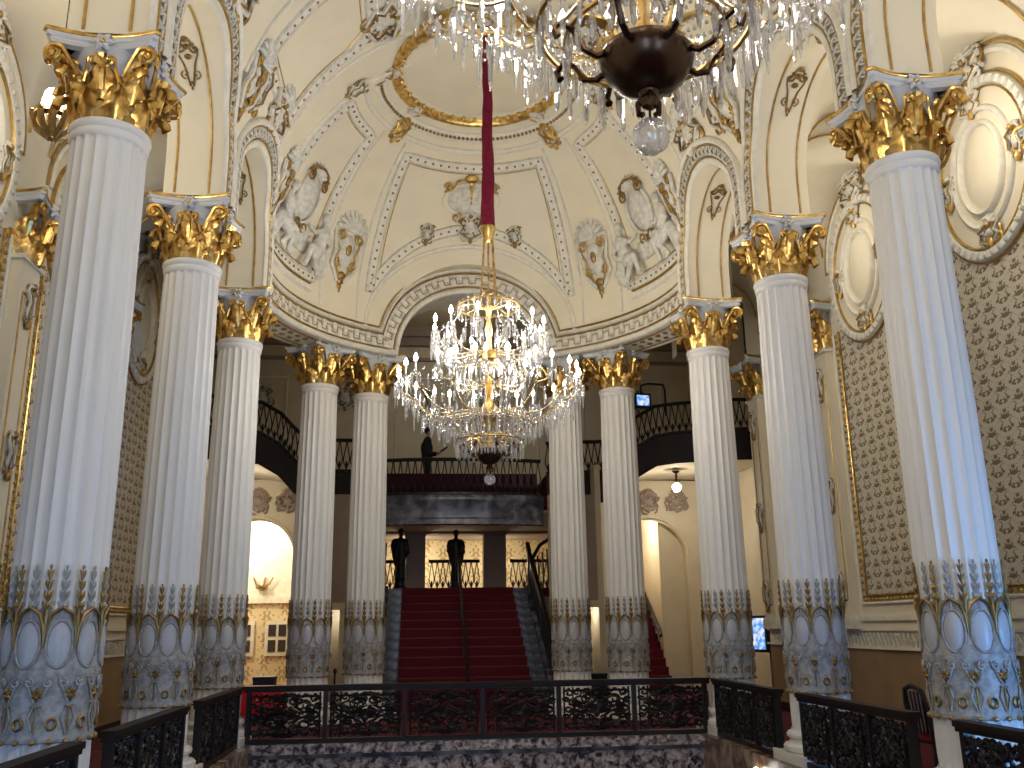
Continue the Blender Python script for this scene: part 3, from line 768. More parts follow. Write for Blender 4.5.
def column(x, y, label, rz=0):
    t = thing('column', label, 'column', (x, y, ZF), 'fluted columns of the foyer', rz)
    inst('plinth', CME['plinth'], t); inst('base', CME['base'], t); inst('shaft_foot', CME['shaft_foot'], t)
    inst('shaft', CME['shaft'], t); inst('neck_ring', CME['ring'], t)
    s = inst('ornament_sleeve', CME['sleeve'], t)
    for k in range(10):
        a = 2*PI*(k+.25)/10
        for nm, key in (('oval_medallion', 'oval'), ('oval_rim', 'ovalrim'), ('gilt_arch', 'arch'), ('relief_scroll', 'scroll'), ('rosette_ring', 'rosette')): inst(nm, CME[key], s, rotz(a))
        inst('husk_chain', CME['husk_w'], s, rotz(a) @ Matrix.Translation((-.02, 0, 0)))
        b = a+PI/10
        for nm, key in (('husk_chain', 'husk_g'), ('gilt_star', 'star'), ('pin_motif', 'pin')): inst(nm, CME[key], s, rotz(b))
        inst('gilt_bead', CME['bead'], s, rotz(a)); inst('gilt_bead', CME['bead'], s, rotz(b))
    capital(t, NECK)
    return t
column(-XC, YCOL[1], 'tall white fluted column nearest the viewer on the left, with gilded capital')
column(-XC, YCOL[2], 'second fluted column of the left arcade, behind the nearest left one')
column(-XC, YCOL[3], 'third fluted column on the left, at the left end of the far balustrade')
column(XC, YCOL[1], 'tall white fluted column nearest the viewer on the right, bluish at its foot')
column(XC, YCOL[2], 'second fluted column of the right arcade, showing its round moulded base')
column(XC, YCOL[3], 'third fluted column on the right, at the right end of the far balustrade')
column(-2.93, 17.35, 'white fluted apse column left of the stair, outer of the left pair', R_(45))
column(-1.98, 18.05, 'white fluted apse column left of the stair, inner of the left pair', R_(28))
column(1.98, 18.05, 'white fluted apse column right of the stair, half hidden by the chandelier', R_(-28))
column(2.93, 17.35, 'white fluted apse column right of the stair, outer of the right pair', R_(-45))

# ------------------------------------------------------------------ aisles: outer walls, vaults, floor
wallo = {}; aisle_lines = []
for sg, nm in ((-1, 'left'), (1, 'right')):
    b = MB(); x = sg*XW
    b.grid([[(x, YEND, ZF), (x, YEND, 8.2)], [(x, 18.4, ZF), (x, 18.4, 8.2)]])
    wallo[sg] = struct('wall_'+nm, b, 'cream')
    v = MB(); xm, hx = (AX+XW)/2, (XW-AX)/2
    def gz(x_, y_, c):
        d1 = abs(y_-c); d2 = abs(x_-xm); z1 = ARC_Z+math.sqrt(max(1.3**2-d1*d1, 0)) if d1 < 1.3 else 5.38
        z2 = 6.22+math.sqrt(max(hx*hx-d2*d2, 0)) if d2 < hx-1e-6 else 5.38
        return max(z1, z2, 5.38)
    for c in bays+[bays[-1]+3.27]:
        ys_ = sorted([c-1.635, c+1.635, c]+[c+k*1.2999*math.sin(PI/2*i/14) for i in range(1, 15) for k in (-1, 1)]+[c-1.301, c+1.301])
        xs_ = sorted([xm]+[xm+k*(hx-1e-5)*math.sin(PI/2*i/12) for i in range(1, 13) for k in (-1, 1)]+[xm-hx, xm+hx])
        v.grid([[(sg*x_, y_, gz(x_, y_, c)) for x_ in xs_] for y_ in ys_])
        for yy in (c-1.3, c+1.3):
            g = MB().tube([(sg*(xm-(hx-.03)*math.cos(PI*i/20)), yy, 6.22+(hx-.03)*math.sin(PI*i/20)) for i in range(21)], .018, 5)
            aisle_lines.append((sg, g))
    v.box(min(sg*AX, sg*XW), YEND, 5.4, max(sg*AX, sg*XW), bays[0]-1.635, 5.52)
    ca = struct('ceiling_aisle_'+nm, v, 'cream')
    for k_, g in aisle_lines:
        if k_ == sg: g.build('gilt_vault_line', 'goldline', ca)

def wy(sg, y, z, d=0): return Vector((sg*(XW-d), y, z))
# shared wall pieces in a frame: x along the wall, y up, z off the wall
g = MB()
fl = []
oval = lambda rx, rz, n=48: [Vector((rx*math.cos(2*PI*i/n), rz*math.sin(2*PI*i/n), 0)) for i in range(n)]
def ovring(rx, rz, prof2, n=48):
    P = oval(rx, rz, n); U = []; V = [Vector((0, 0, 1))]*n
    for i in range(n): U.append(Vector((math.cos(2*PI*i/n)/rx, math.sin(2*PI*i/n)/rz, 0)).normalized())
    return MB().sweep(P, U, V, prof2, True)
OV = {}
OV['field'] = MB().grid([[Vector((.74*q*math.cos(2*PI*j/40), .90*q*math.sin(2*PI*j/40), .045)) for j in range(40)] for q in (1.25, 1, .02)], closed=True).mesh('oval_panel', 'cream')
OV['outer'] = ovring(.97, 1.13, HALF(.075, .09)).mesh('oval_moulding', 'white')
OV['gilt'] = ovring(.88, 1.04, roundprof(.018, .09, 4)).mesh('gilt_oval_line', 'goldline')
OV['gilt2'] = ovring(1.06, 1.22, roundprof(.016, .06, 4)).mesh('gilt_oval_line', 'goldline')
OV['mid'] = ovring(.60, .78, roundprof(.05, .10, 6)).mesh('oval_moulding', 'white')
OV['inner'] = ovring(.42, .60, roundprof(.045, .12, 6)).mesh('oval_moulding', 'white')
OV['boss'] = MB().ell((0, 0, .05), .36, .53, .06, 24, 6).mesh('oval_boss', 'cream')
OV['egg'] = MB().ell((0, 0, .09), .035, .055, .03, 7, 4).mesh('egg_motif', 'relief')
OV['bead'] = MB().ell((0, 0, .06), .028, .028, .03, 6, 4).mesh('gilt_bead', 'goldline')
def panel_path(hw, z0, z1, zc):   # concave lower shoulders cut by the oval moulding
    return [Vector((-hw, z0, 0)), Vector((-hw, z1, 0)), Vector((hw, z1, 0)), Vector((hw, z0, 0))]
PN = {}
PN['field'] = MB().poly([(-1.0, .42, .012), (1.0, .42, .012), (1.0, 4.75, .012), (-1.0, 4.75, .012)]).mesh('damask_panel', 'damask', False)
def rectring(hw, z0, z1, r, m, nm, bead=0):
    g = MB()
    for a, b in (((-hw, z0), (-hw, z1)), ((hw, z0), (hw, z1)), ((-hw, z0), (hw, z0))):
        A = Vector((*a, .03)); B = Vector((*b, .03))
        if not bead: g.tube([A, A.lerp(B, .5), B], r, 6)
        else:
            n = int((B-A).length/bead)
            for i in range(n): g.ell(A.lerp(B, (i+.5)/n), r, r*1.3, r, 6, 4)
    return g.mesh(nm, m)
PN['gilt'] = rectring(1.03, .40, 4.75, .02, 'gold', 'gilt_panel_frame')
PN['beads'] = rectring(1.12, .34, 4.75, .028, 'goldline', 'bead_border', .11)
PN['mould'] = rectring(1.20, .28, 4.75, .022, 'white', 'panel_moulding')
# pilaster pieces
PL = {}
PL['shaft'] = MB().box(-.27, .02, 0, .27, 4.53, .13).mesh('pilaster', 'cream', False)
g = MB()
for a, b in (((-.17, .35), (-.17, 4.1)), ((.17, .35), (.17, 4.1)), ((-.17, .35), (.17, .35)), ((-.17, 4.1), (.17, 4.1))): g.tube([Vector((*a, .135)), Vector((*b, .135))], .014, 5)
PL['line'] = g.mesh('gilt_pilaster_line', 'goldline')
PL['foot'] = MB().box(-.31, -.10, 0, .31, .06, .17).box(-.29, .06, 0, .29, .12, .15).mesh('pilaster_foot', 'white', False)
W, G = rocaille(77, .22, .55); PL['ornW'] = W.mesh('pilaster_ornament', 'relief'); PL['ornG'] = G.mesh('gilt_scrolls', 'antique')
PL['neck'] = MB().box(-.31, 4.50, 0, .31, 4.56, .17).mesh('pilaster_neck', 'white', False)
for sg in (-1, 1):
    Wp = wallo[sg]
    for c in bays+[bays[-1]+3.27]:
        fr0 = frame(wy(sg, c, 0), Vector((0, -sg, 0)), Vector((-sg, 0, 0)))
        if c < 14.5 or sg < 0:
            inst('damask_panel', PN['field'], Wp, fr0); inst('gilt_panel_frame', PN['gilt'], Wp, fr0)
            stuff(inst('bead_border', PN['beads'], Wp, fr0)); inst('panel_moulding', PN['mould'], Wp, fr0)
        fr1 = frame(wy(sg, c, 5.5), Vector((0, -sg, 0)), Vector((-sg, 0, 0)))
        ovp = inst('oval_panel', OV['field'], Wp, fr1)
        for k, nm in (('outer', 'oval_moulding'), ('gilt', 'gilt_oval_line'), ('gilt2', 'gilt_oval_line'), ('mid', 'oval_moulding'), ('inner', 'oval_moulding'), ('boss', 'oval_boss')): inst(nm, OV[k], ovp)
        for i in range(44):
            a = 2*PI*i/44; inst('egg_motif', OV['egg'], ovp, Matrix.Translation((.97*math.cos(a), 1.13*math.sin(a), 0)) @ Matrix.Rotation(a+PI/2, 4, 'Z'))
        for i, (ang, w_, h_) in enumerate(((90, .42, .26), (-90, .42, .26), (0, .26, .42), (180, .26, .42))):
            W, G = rocaille(80+i, w_, h_); a = R_(ang)
            o = inst('oval_ornament', W.mesh('oval_ornament', 'relief'), ovp, Matrix.Translation((.70*math.cos(a), .88*math.sin(a), .05))); G.build('gilt_scrolls', 'goldline', o)
        W, G = rocaille(90, .7, .36)
        o = inst('oval_crest', W.mesh('oval_crest', 'relief'), ovp, Matrix.Translation((0, 1.36, .05))); G.build('gilt_scrolls', 'antique', o)
        # wall arch moulding
        g = MB().tube([wy(sg, c-1.24*math.cos(PI*i/30), ARC_Z+1.24*math.sin(PI*i/30), .02) for i in range(31)], .022, 6); g.build('wall_arch_line', 'goldline', Wp)
        g = MB().tube([wy(sg, c-1.14*math.cos(PI*i/30), ARC_Z+1.14*math.sin(PI*i/30), .01) for i in range(31)], .05, 6); g.build('wall_arch_roll', 'white', Wp)
    for y in YCOL+[17.87]:
        f0 = frame(wy(sg, y, 0), Vector((0, -sg, 0)), Vector((-sg, 0, 0)))
        p = inst('pilaster', PL['shaft'], Wp, f0); inst('gilt_pilaster_line', PL['line'], p); inst('pilaster_foot', PL['foot'], p); inst('pilaster_neck', PL['neck'], p)
        for zz in (2.1, 4.0, .55):
            inst('pilaster_ornament', PL['ornW'], p, Matrix.Translation((0, zz, .13))); inst('gilt_scrolls', PL['ornG'], p, Matrix.Translation((0, zz, .14)))
        c = inst('pilaster_capital', CME['bell'], Wp, Matrix.Translation((sg*(XW+.12), y, 4.53)))
        inst('abacus', CME['abacus'], c); inst('gilt_abacus_edge', CME['abacus_edge'], c)
        base_a = PI if sg > 0 else 0
        for k in (-2, -1, 0, 1, 2):
            inst('acanthus_leaf', CME['leaf_hi'], c, rotz(base_a+PI/4*k) @ Matrix.Translation((.345, 0, .22)))
            inst('acanthus_leaf', CME['leaf_lo'], c, rotz(base_a+PI/4*k*.9+.1) @ Matrix.Translation((.335, 0, 0)))
        for k in (-1, 1): inst('corner_volute', CME['volute'], c, rotz(base_a+k*PI/4))
        inst('inner_helix', CME['helix'], c, rotz(base_a)); inst('abacus_flower', CME['flower'], c, rotz(base_a))
    # dado: rail, carved frieze, ochre field, skirting
    def strip(z0, z1, d): return MB().box(min(sg*XW, sg*(XW-d)), YEND, z0, max(sg*XW, sg*(XW-d)), 18.3, z1)
    for k, (z0, z1, d, m) in enumerate(((.02, .09, .06, 'white'), (-.13, -.09, .05, 'white'), (-.40, -.36, .07, 'white'), (-1.55, -.40, .012, 'dado'), (-1.62, -1.45, .05, 'wood'))):
        o = strip(z0, z1, d).build(['dado_rail', 'dado_bead', 'frieze_sill', 'dado_field', 'skirting'][k], m, Wp, False)
    g = MB(); y = 4.9
    while y < 18:
        g.tube([wy(sg, y-.05, -.35, .01), wy(sg, y-.04, -.24, .03), wy(sg, y, -.16, .03), wy(sg, y+.04, -.24, .03), wy(sg, y+.05, -.35, .01)], .012, 4)
        g.ell(wy(sg, y, -.26, .01), .02, .02, .05, 5, 4); y += .125
    stuff(g.build('dado_frieze', 'relief', Wp))

# floors: upper level ring around an open well
f = MB()
for sg in (-1, 1): f.box(min(sg*3.66, sg*6.05), YEND, ZF-.2, max(sg*3.66, sg*6.05), 14.45, ZF)
f.box(-7.5, 14.5, ZF-.2, 7.5, 19.0, ZF); f.box(-7.5, 19.0, ZF-.2, 7.5, 30, ZF)
f.box(-3.42, YEND, ZF-.25, 3.42, 2.2, ZF-.02)
struct('floor', f, 'carpet', False)
struct('floor_lower', MB().box(-6.2, YEND, -6.6, 6.2, 16, -6.5), 'marble', False)
fas = MB().box(-3.5, 14.36, ZF-.13, 3.5, 14.46, ZF+.005); struct('trim_1', fas, 'marble', False)
fas = MB().box(-3.6, 14.42, -6.5, 3.6, 14.6, ZF-.16); struct('wall_well_far', fas, 'marble', False)
struct('trim_2', MB().box(-3.5, 14.39, ZF-.19, 3.5, 14.45, ZF-.13), 'greymarble', False)
for sg, nm in ((-1, 'left'), (1, 'right')):
    struct('wall_well_'+nm, MB().box(min(sg*3.38, sg*3.66), 2.2, -6.5, max(sg*3.38, sg*3.66), 14.42, ZF+.004), 'brownmarble', False)
struct('wall_well_near', MB().box(-3.5, 2.1, -6.5, 3.5, 2.2, ZF-.03), 'brownmarble', False)
# wall behind the viewer with two assumed, unseen tall windows
b = MB()
for x0, x1, z0, z1 in ((-6.1, -3.0, -6.5, 10.2), (-1.4, 1.4, -6.5, 10.2), (3.0, 6.1, -6.5, 10.2), (-3.0, -1.4, -6.5, -1.0), (1.4, 3.0, -6.5, -1.0), (-3.0, -1.4, 3.5, 10.2), (1.4, 3.0, 3.5, 10.2)):
    b.box(x0, YEND-.3, z0, x1, YEND-.05, z1)
struct('wall_back', b, 'cream', False)
for k, x in enumerate((-2.2, 2.2)):
    o = struct('window_%d' % (k+1), MB().box(x-.8, YEND-.25, -1.0, x+.8, YEND-.22, 3.5), 'pane', False)  # assumed window, out of view, glowing as daylight
    g = MB()
    for xx in (-.78, 0, .78): g.box(x+xx-.03, YEND-.22, -1.0, x+xx+.03, YEND-.16, 3.5)
    for z in (-1, .5, 2, 3.44): g.box(x-.8, YEND-.22, z, x+.8, YEND-.16, z+.06)
    g.build('window_frame', 'white', o, False)

for k, sg in enumerate((-1, 1)):  # unseen low side windows, added to go with the blue lights on the columns
    o = struct('window_%d' % (5+k), MB().box(min(sg*5.97, sg*6.03), 2.95, -1.55, max(sg*5.97, sg*6.03), 4.85, -.15), 'pane', False)
    g = MB()
    for yy in (2.92, 3.87, 4.82): g.box(min(sg*5.94, sg*5.98), yy, -1.55, max(sg*5.94, sg*5.98), yy+.06, -.15)
    for z in (-1.55, -.85, -.2): g.box(min(sg*5.94, sg*5.98), 2.92, z, max(sg*5.94, sg*5.98), 4.88, z+.05)
    g.build('window_frame', 'white', o, False)

# ------------------------------------------------------------------ stair hall behind the apse
YB, YS = 20.5, 23.6
AXC, AR, AZ = 5.05, .95, 1.75      # side arches
b = MB()
for sg in (-1, 1):
    def blk(a, c, y0, y1, z0, z1): b.box(min(sg*a, sg*c), y0, z0, max(sg*a, sg*c), y1, z1)
    blk(2.66, 3.02, YB, YB+.25, .42, 2.9); blk(1.95, 2.66, YB, YB+.25, ZF, 2.9)
    blk(3.02, 3.15, YB, YS, ZF, 3.6)
    blk(3.15, AXC-AR, YS, YS+.3, ZF, 3.72); blk(AXC+AR, 7.2, YS, YS+.3, ZF, 3.72)
    n = 18
    for i in range(n):
        t1, t2 = PI*i/n, PI*(i+1)/n
        xs = [sg*(AXC+AR*math.cos(t1)), sg*(AXC+AR*math.cos(t2))]; zs = [AZ+AR*math.sin(t1), AZ+AR*math.sin(t2)]
        for y in (YS, YS+.3): b.poly([(xs[0], y, zs[0]), (xs[1], y, zs[1]), (xs[1], y, 3.72), (xs[0], y, 3.72)])
        b.poly([(xs[0], YS, zs[0]), (xs[1], YS, zs[1]), (xs[1], YS+.3, zs[1]), (xs[0], YS+.3, zs[0])])
wst = struct('wall_stair_hall', b, 'parch', False)
for sg in (-1, 1):
    g = MB(); xc = sg*AXC
    g.tube([(xc+(AR+.05)*math.cos(PI*i/24), YS-.02, AZ+(AR+.05)*math.sin(PI*i/24)) for i in range(25)], .05, 6).build('arch_trim', 'parch', wst)
    for dx in (-.75, .0, .75):
        W, G = rocaille(55+int(dx*4), .6, .42)
        G.join(W).build('cove_carving', 'dim', wst).matrix_basis = frame(Vector((xc+dx, YS-.03, 3.14)), Vector((1, 0, 0)), Vector((0, -1, 0)))
    MB().box(min(sg*1.96, sg*3.01), YB-.03, .55, max(sg*1.96, sg*3.01), YB, 2.9).build('taupe_panel', 'dim', wst, False)
    MB().box(min(sg*1.96, sg*3.1), YB-.08, .40, max(sg*1.96, sg*3.1), YB, .55).build('lit_niche_cornice', 'parch', wst, False)
    struct('wall_niche_'+('left' if sg < 0 else 'right'), MB().box(min(sg*2.5, sg*3.02), YB+.8, ZF, max(sg*2.5, sg*3.02), YB+.9, .6), 'parch', False)
lamp('niche_light', 'POINT', (2.72, YB+.45, .3), 9, WARM, .05); lamp('niche_light', 'POINT', (-2.72, YB+.45, .3), 5, WARM, .05)
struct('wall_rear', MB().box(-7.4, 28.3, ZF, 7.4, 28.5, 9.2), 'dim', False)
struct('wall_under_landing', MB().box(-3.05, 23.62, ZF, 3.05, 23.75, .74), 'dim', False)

# side walls / upper walls / ceiling of the stair hall
b = MB()
for sg in (-1, 1): b.box(min(sg*7.2, sg*7.4), 18.2, ZF, max(sg*7.2, sg*7.4), 28.5, 9.2); b.box(min(sg*6.05, sg*7.2), 18.3, ZF, max(sg*6.05, sg*7.2), 18.4, 9.2)
struct('wall_stair_sides', b, 'parch', False)
wub = struct('wall_upper_back', MB().box(-7.3, 26.4, 3.8, 7.3, 26.6, 9.2).box(-3.1, 26.4, 2.64, 3.1, 26.6, 3.8), 'parch', False)
struct('ceiling_stair_hall', MB().box(-7.4, 17.6, 8.75, 7.4, 28.5, 8.85), 'parch', False)
for k, (z0, z1, d) in enumerate(((8.45, 8.75, .35), (8.2, 8.45, .2), (7.75, 7.85, .08))):
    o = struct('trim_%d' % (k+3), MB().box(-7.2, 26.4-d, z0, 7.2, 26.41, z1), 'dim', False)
for x in (-5.6, -3.2, -1.0, 1.0, 3.2, 5.6):     # upper wall panels
    g = MB()
    for a, c in (((x-.7, 3.5), (x-.7, 7.2)), ((x+.7, 3.5), (x+.7, 7.2)), ((x-.7, 3.5), (x+.7, 3.5)), ((x-.7, 7.2), (x+.7, 7.2))): g.tube([(a[0], 26.38, a[1]), (c[0], 26.38, c[1])], .035, 5)
    g.build('panel_moulding', 'white', wub)
    place_orn('panel_carving', wub, frame(Vector((x, 26.38, 6.6)), Vector((1, 0, 0)), Vector((0, -1, 0))), 58, .7, .7)

# the main stair
NS, RISE, RUN, Y0 = 13, (.95-ZF)/13, .36, 18.9
st = thing('staircase', 'wide main staircase with crimson carpet rising to the lit landing', 'staircase', (0, Y0, ZF))
sm_ = MB().box(-1.72, 0, 0, 1.72, RUN, RISE).mesh('step', 'greymarble', False)
cm_ = MB()
cm_.grid([[(x, RUN+.01, RISE+.012), (x, .02, RISE+.014), (x, -.015, RISE), (x, -.02, RISE-.03), (x, -.012, .01)] for x in (-1.38, 1.38)])
cme = cm_.mesh('stair_carpet', 'carpet')
rod = MB().tube([(-1.42, -.02, .02), (1.42, -.02, .02)], .012, 6).mesh('carpet_rod', mat('dull brass', (.13, .055, .045), .5, .7))
for i in range(NS):
    s = inst('step', sm_, st, Matrix.Translation((0, i*RUN, i*RISE)))
    inst('stair_carpet', cme, s); inst('carpet_rod', rod, s)
    if i: MB().box(-1.72, 0, -i*RISE, 1.72, RUN, -.0).build('step_core', 'greymarble', s, False)
lnd = MB().box(-3.0, Y0+NS*RUN, .75, 3.0, 28.0, .95); struct('floor_landing', lnd, 'carpet', False)
YL = 25.5
def topz(y): return ZF+(y-Y0)/RUN*RISE
sl = RISE/RUN; Ls = NS*RUN
for x in (-1.96, 1.73):
    g = MB(); g.grid([[(x+d*.23, -.06, 0) for d in (0, 1)], [(x+d*.23, -.06, .14) for d in (0, 1)], [(x+d*.23, Ls, Ls*sl+.08) for d in (0, 1)], [(x+d*.23, Ls, 0) for d in (0, 1)]])
    for d in (0, 1): g.poly([(x+d*.23, -.06, 0), (x+d*.23, -.06, .14), (x+d*.23, Ls, Ls*sl+.08), (x+d*.23, Ls, 0)])
    g.build('flank_wall', 'greymarble', st, False)
hr_ = MB().tube([(.02, -.12, .62), (.02, -.02, .83), (.02, .15, .92), (.02, Ls, .82+Ls*sl), (.02, Ls+.2, .85+Ls*sl)], .035, 8).build('stair_handrail', 'wood', st)
for i in range(4):
    y = .15+Ls*i/3*.97; z = math.floor(y/RUN)*RISE+RISE
    MB().tube([(.02, y, z), (.02, y, .84+y*sl)], .02, 6).build('handrail_post', 'iron', hr_)
# solid iron balustrades at the stair sides
def sloped_balustrade(x):
    t = MB().tube([(x, -.1, .9), (x, Ls, .9+Ls*sl), (x, Ls+.3, 1.15+Ls*sl)], .06, 8).build('stair_balustrade', 'wood', st)
    MB().tube([(x, -.1, .2), (x, Ls, .2+Ls*sl)], .05, 6).build('bottom_rail', 'iron', t)
    g = MB()
    for i in range(34):
        y = Ls*(i+.5)/34; z = y*sl
        g.tube([(x, y, z+.14), (x, y+.05, z+.4), (x, y-.04, z+.6), (x, y, z+.88)], .026, 5)
    stuff(g.build('scroll_bars', 'iron', t))
    for y in (-.1, Ls*.5, Ls): MB().box(x-.05, y-.05, y*sl if y > 0 else 0, x+.05, y+.05, y*sl+.98).build('post', 'iron', t, False)
for x in (-1.85, 1.85): sloped_balustrade(x)

# lyre balusters
def lyre():
    g = MB()
    for sg in (-1, 1): g.tube([(sg*.012, 0, .72), (sg*.02, 0, .62), (sg*.07, 0, .32), (sg*.055, 0, .20), (0, 0, .12)], .014, 5)
    g.lathe([(.0, 0), (.05, .005), (.045, .03), (.018, .05), (.022, .1), (.045, .15), (.03, .2), (.012, .26)], 8); g.ell((0, 0, .72), .03, .02, .03, 6, 4)
    return g.mesh('baluster', 'iron')
LY = lyre()
def path_rail(name, label, pts, floor_h, step=.155, fascia=None, fm='wood', rail_r=.045):
    """railing along a polyline of (x, y, z floor)"""
    P = [Vector(p) for p in pts]; t = thing(name, label, 'balustrade', P[0])
    Q = [p-P[0] for p in P]
    MB().tube([q+Vector((0, 0, floor_h)) for q in Q], rail_r, 8).build('handrail', 'iron', t)
    MB().tube([q+Vector((0, 0, .03)) for q in Q], .035, 6).build('bottom_rail', 'iron', t)
    acc = step/2
    for a, b in zip(Q, Q[1:]):
        Ls = (b-a).length; ang = math.atan2((b-a).y, (b-a).x)
        while acc < Ls:
            inst('baluster', LY, t, Matrix.Translation(a.lerp(b, acc/Ls)) @ Matrix.Rotation(ang, 4, 'Z') @ Matrix.Scale(floor_h/.76, 4, (0, 0, 1))); acc += step
        acc -= Ls
    if fascia:
        g = MB(); g.grid([[q+Vector((0, 0, .02)), q+Vector((0, 0, -.06)), q+Vector((0, 0, -fascia*.5)), q+Vector((0, 0, -fascia))] for q in Q])
        g.build('fascia', fm, t)
    return t
for x0, x1, lb in ((-2.6, -1.45, 'left of the left pier'), (-.70, .70, 'between the two piers'), (1.54, 2.7, 'right of the right pier')):
    path_rail('landing_balustrade', 'low iron balustrade on the bright landing, '+lb, [(x0, YL, .97), (x1, YL, .97)], .80)
# landing piers and lit corridor
for x0, x1, lb in ((-1.36, -.80, 'left'), (.80, 1.42, 'right')):
    o = MB().box(x0, YL-.15, .95, x1, YL+.35, 2.495).build('landing_pier', 'dim', None, False)
    tag(o, 'plain taupe square pier on the stair landing, %s of the central handrail' % lb, 'pier')
struct('wall_corridor', MB().box(-3.2, 28.0, .9, 3.2, 28.1, 2.9).box(-3.2, 25.4, .9, -3.1, 28.1, 2.9).box(3.1, 25.4, .9, 3.2, 28.1, 2.9), 'stencil', False)
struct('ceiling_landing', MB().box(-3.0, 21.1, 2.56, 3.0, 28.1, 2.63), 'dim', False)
struct('trim_6', MB().box(-3.1, YL-.2, 2.5, 3.1, YL+.4, 2.56), 'dim', False)
for x, pw in ((-1.09, 60), (1.23, 40)): lamp('corridor_light', 'POINT', (x, 27.0, 1.75), pw, (1, .90, .64), .08)

# centre balcony above the landing
cb = [(-1.75, 20.95), (-1.2, 20.82), (-.6, 20.75), (0, 20.72), (.6, 20.75), (1.2, 20.82), (1.75, 20.95)]
b = MB(); b.grid([[(x, y+.12, 2.92), (x, y, 2.94), (x, y-.03, 2.90), (x, y-.03, 2.80), (x, y, 2.76), (x, y, 2.42), (x, y-.04, 2.38), (x, y-.04, 2.27), (x, y+.12, 2.25), (x, y+.12, 2.92)] for x, y in [(x*1.08, y) for x, y in cb]])
struct('floor_balcony', MB().box(-3.0, 21.1, 2.70, 3.0, 26.38, 2.93), 'carpet', False)
tag(b.build('balcony_fascia', 'greymarble'), 'curved blue-grey marble balcony front above the staircase', 'balcony')
path_rail('balcony_balustrade', 'black iron balustrade on the marble balcony front above the stair', [(x*1.05, y+.05, 2.94) for x, y in cb], .82, .17)
tag(MB().box(-1.8, 21.35, 2.93, 1.8, 21.42, 3.52).build('red_hanging', 'maroon', None, False), 'dark red cloth hanging behind the marble balcony balustrade', 'curtain')
d = thing('downlight', 'small round downlight under the balcony above the stair', 'light', (-.45, 22.6, 2.51))
MB().lathe([(.10, .0), (.12, -.02), (.10, -.035), (.02, -.04)], 20).build('diffuser', 'globe', d); MB().lathe([(.12, .02), (.135, 0), (.12, -.02)], 20).build('rim', 'white', d)
lamp('downlight_glow', 'POINT', (-.45, 22.6, 2.36), 1.2, WARM, .06)

# upper side balconies sweeping down to the centre
for sg in (-1, 1):
    nm = 'right' if sg > 0 else 'left'
    pts3 = [(sg*x, y, z) for x, y, z in ((7.15, 20.4, 4.45), (6.4, 20.5, 4.45), (5.7, 20.75, 4.45), (5.1, 20.95, 4.44), (4.65, 21.0, 4.38), (4.2, 21.0, 4.12), (3.9, 21.0, 3.8), (3.63, 21.0, 3.55), (3.2, 21.0, 3.5), (2.5, 21.0, 3.49), (1.98, 21.0, 3.45))]
    path_rail('gallery_balustrade', 'dark curving balcony rail with lyre balusters, %s' % ('right of the apse beside the hanging screen' if sg > 0 else 'left of the apse above the lit room'), pts3, .74, .16, .72, 'wood')
    b = MB()
    b.grid([[(x, y+.02, z-.70), (x, YS, max(z-.70, 3.6))] for x, y, z in pts3[:6]])
    b.grid([[(x, y+.02, z), (x, 26.4, z)] for x, y, z in pts3])
    b.grid([[(sg*3.15, YS, 3.6), (sg*3.15, 27.3, 3.6)], [(sg*7.2, YS, 3.6), (sg*7.2, 27.3, 3.6)]])
    struct('ceiling_balcony_'+nm, b, 'parch')
# ceiling lamps
def globe_lamp(loc, label, watt, r=.11):
    t = thing('ceiling_lamp', label, 'lamp', loc)
    MB().lathe([(.0, .40), (.09, .40), (.09, .37), (.03, .34), (.03, .20), (.08, .165), (.085, .13), (.06, .12), (.055, .08)], 20).build('fitting', 'bronze', t)
    MB().lathe([(.055, .09), (r, .03), (r*1.02, -.02), (r*.75, -.09), (r*.3, -.12), (.0, -.125)], 20).build('glass_globe', 'globe', t)
    lamp('lamp_glow', 'POINT', (loc[0], loc[1], loc[2]-.2), watt, WARM, .08)
globe_lamp((5.36, 21.9, 3.30), 'white glass ceiling lamp under the right balcony', 48)
globe_lamp((-5.36, 21.9, 3.30), 'white glass ceiling lamp under the left balcony', 40)  # assumed hidden twin of the right lamp, lighting the left soffit
t = thing('ceiling_lamp', 'round flush ceiling lamp seen through the middle arch', 'lamp', (.12, 23.4, 8.6))
MB().lathe([(.28, .14), (.30, .08), (.26, .02), (.24, .0)], 24).build('fitting', 'goldline', t); MB().lathe([(.24, .04), (.2, -.04), (.1, -.08), (.0, -.09)], 24).build('glass_shade', 'globe', t)
lamp('lamp_glow', 'POINT', (.12, 23.4, 8.3), 25, WARM, .15)

# right side flight seen in the arch
t = thing('narrow_stair', 'narrow red carpeted side stair inside the right arch', 'staircase', (4.14, 22.95, ZF))
s2 = MB().box(0, 0, 0, 1.18, .24, .2).mesh('step', 'carpet', False)
for i in range(14): inst('step', s2, t, Matrix.Translation((0, i*.24, i*.2)))
struct('wall_side_stair', MB().box(5.35, YS+.3, ZF, 6.1, 27.2, 3.58).box(3.3, 27.2, ZF, 6.1, 27.3, 3.58).box(3.9, YS+.3, ZF, 4.1, 27.2, 3.58), 'parch', False)
hr = thing('wall_handrail', 'dark handrail on the cream wall of the right side stair', 'handrail', (5.27, 23.95, ZF))
MB().tube([(0, -.1, 1.35), (0, .0, 1.45), (0, 2.4, 1.45+2.4*.70)], .045, 8).build('rail', 'wood', hr)
for y in (.2, 1.1, 2.1): MB().tube([(0, y, 1.43+y*.7), (.04, y, 1.38+y*.7), (.08, y, 1.38+y*.7)], .014, 5).build('bracket', 'iron', hr)
lamp('side_stair_light', 'POINT', (4.6, 24.4, 2.6), 75, WARM, .1)
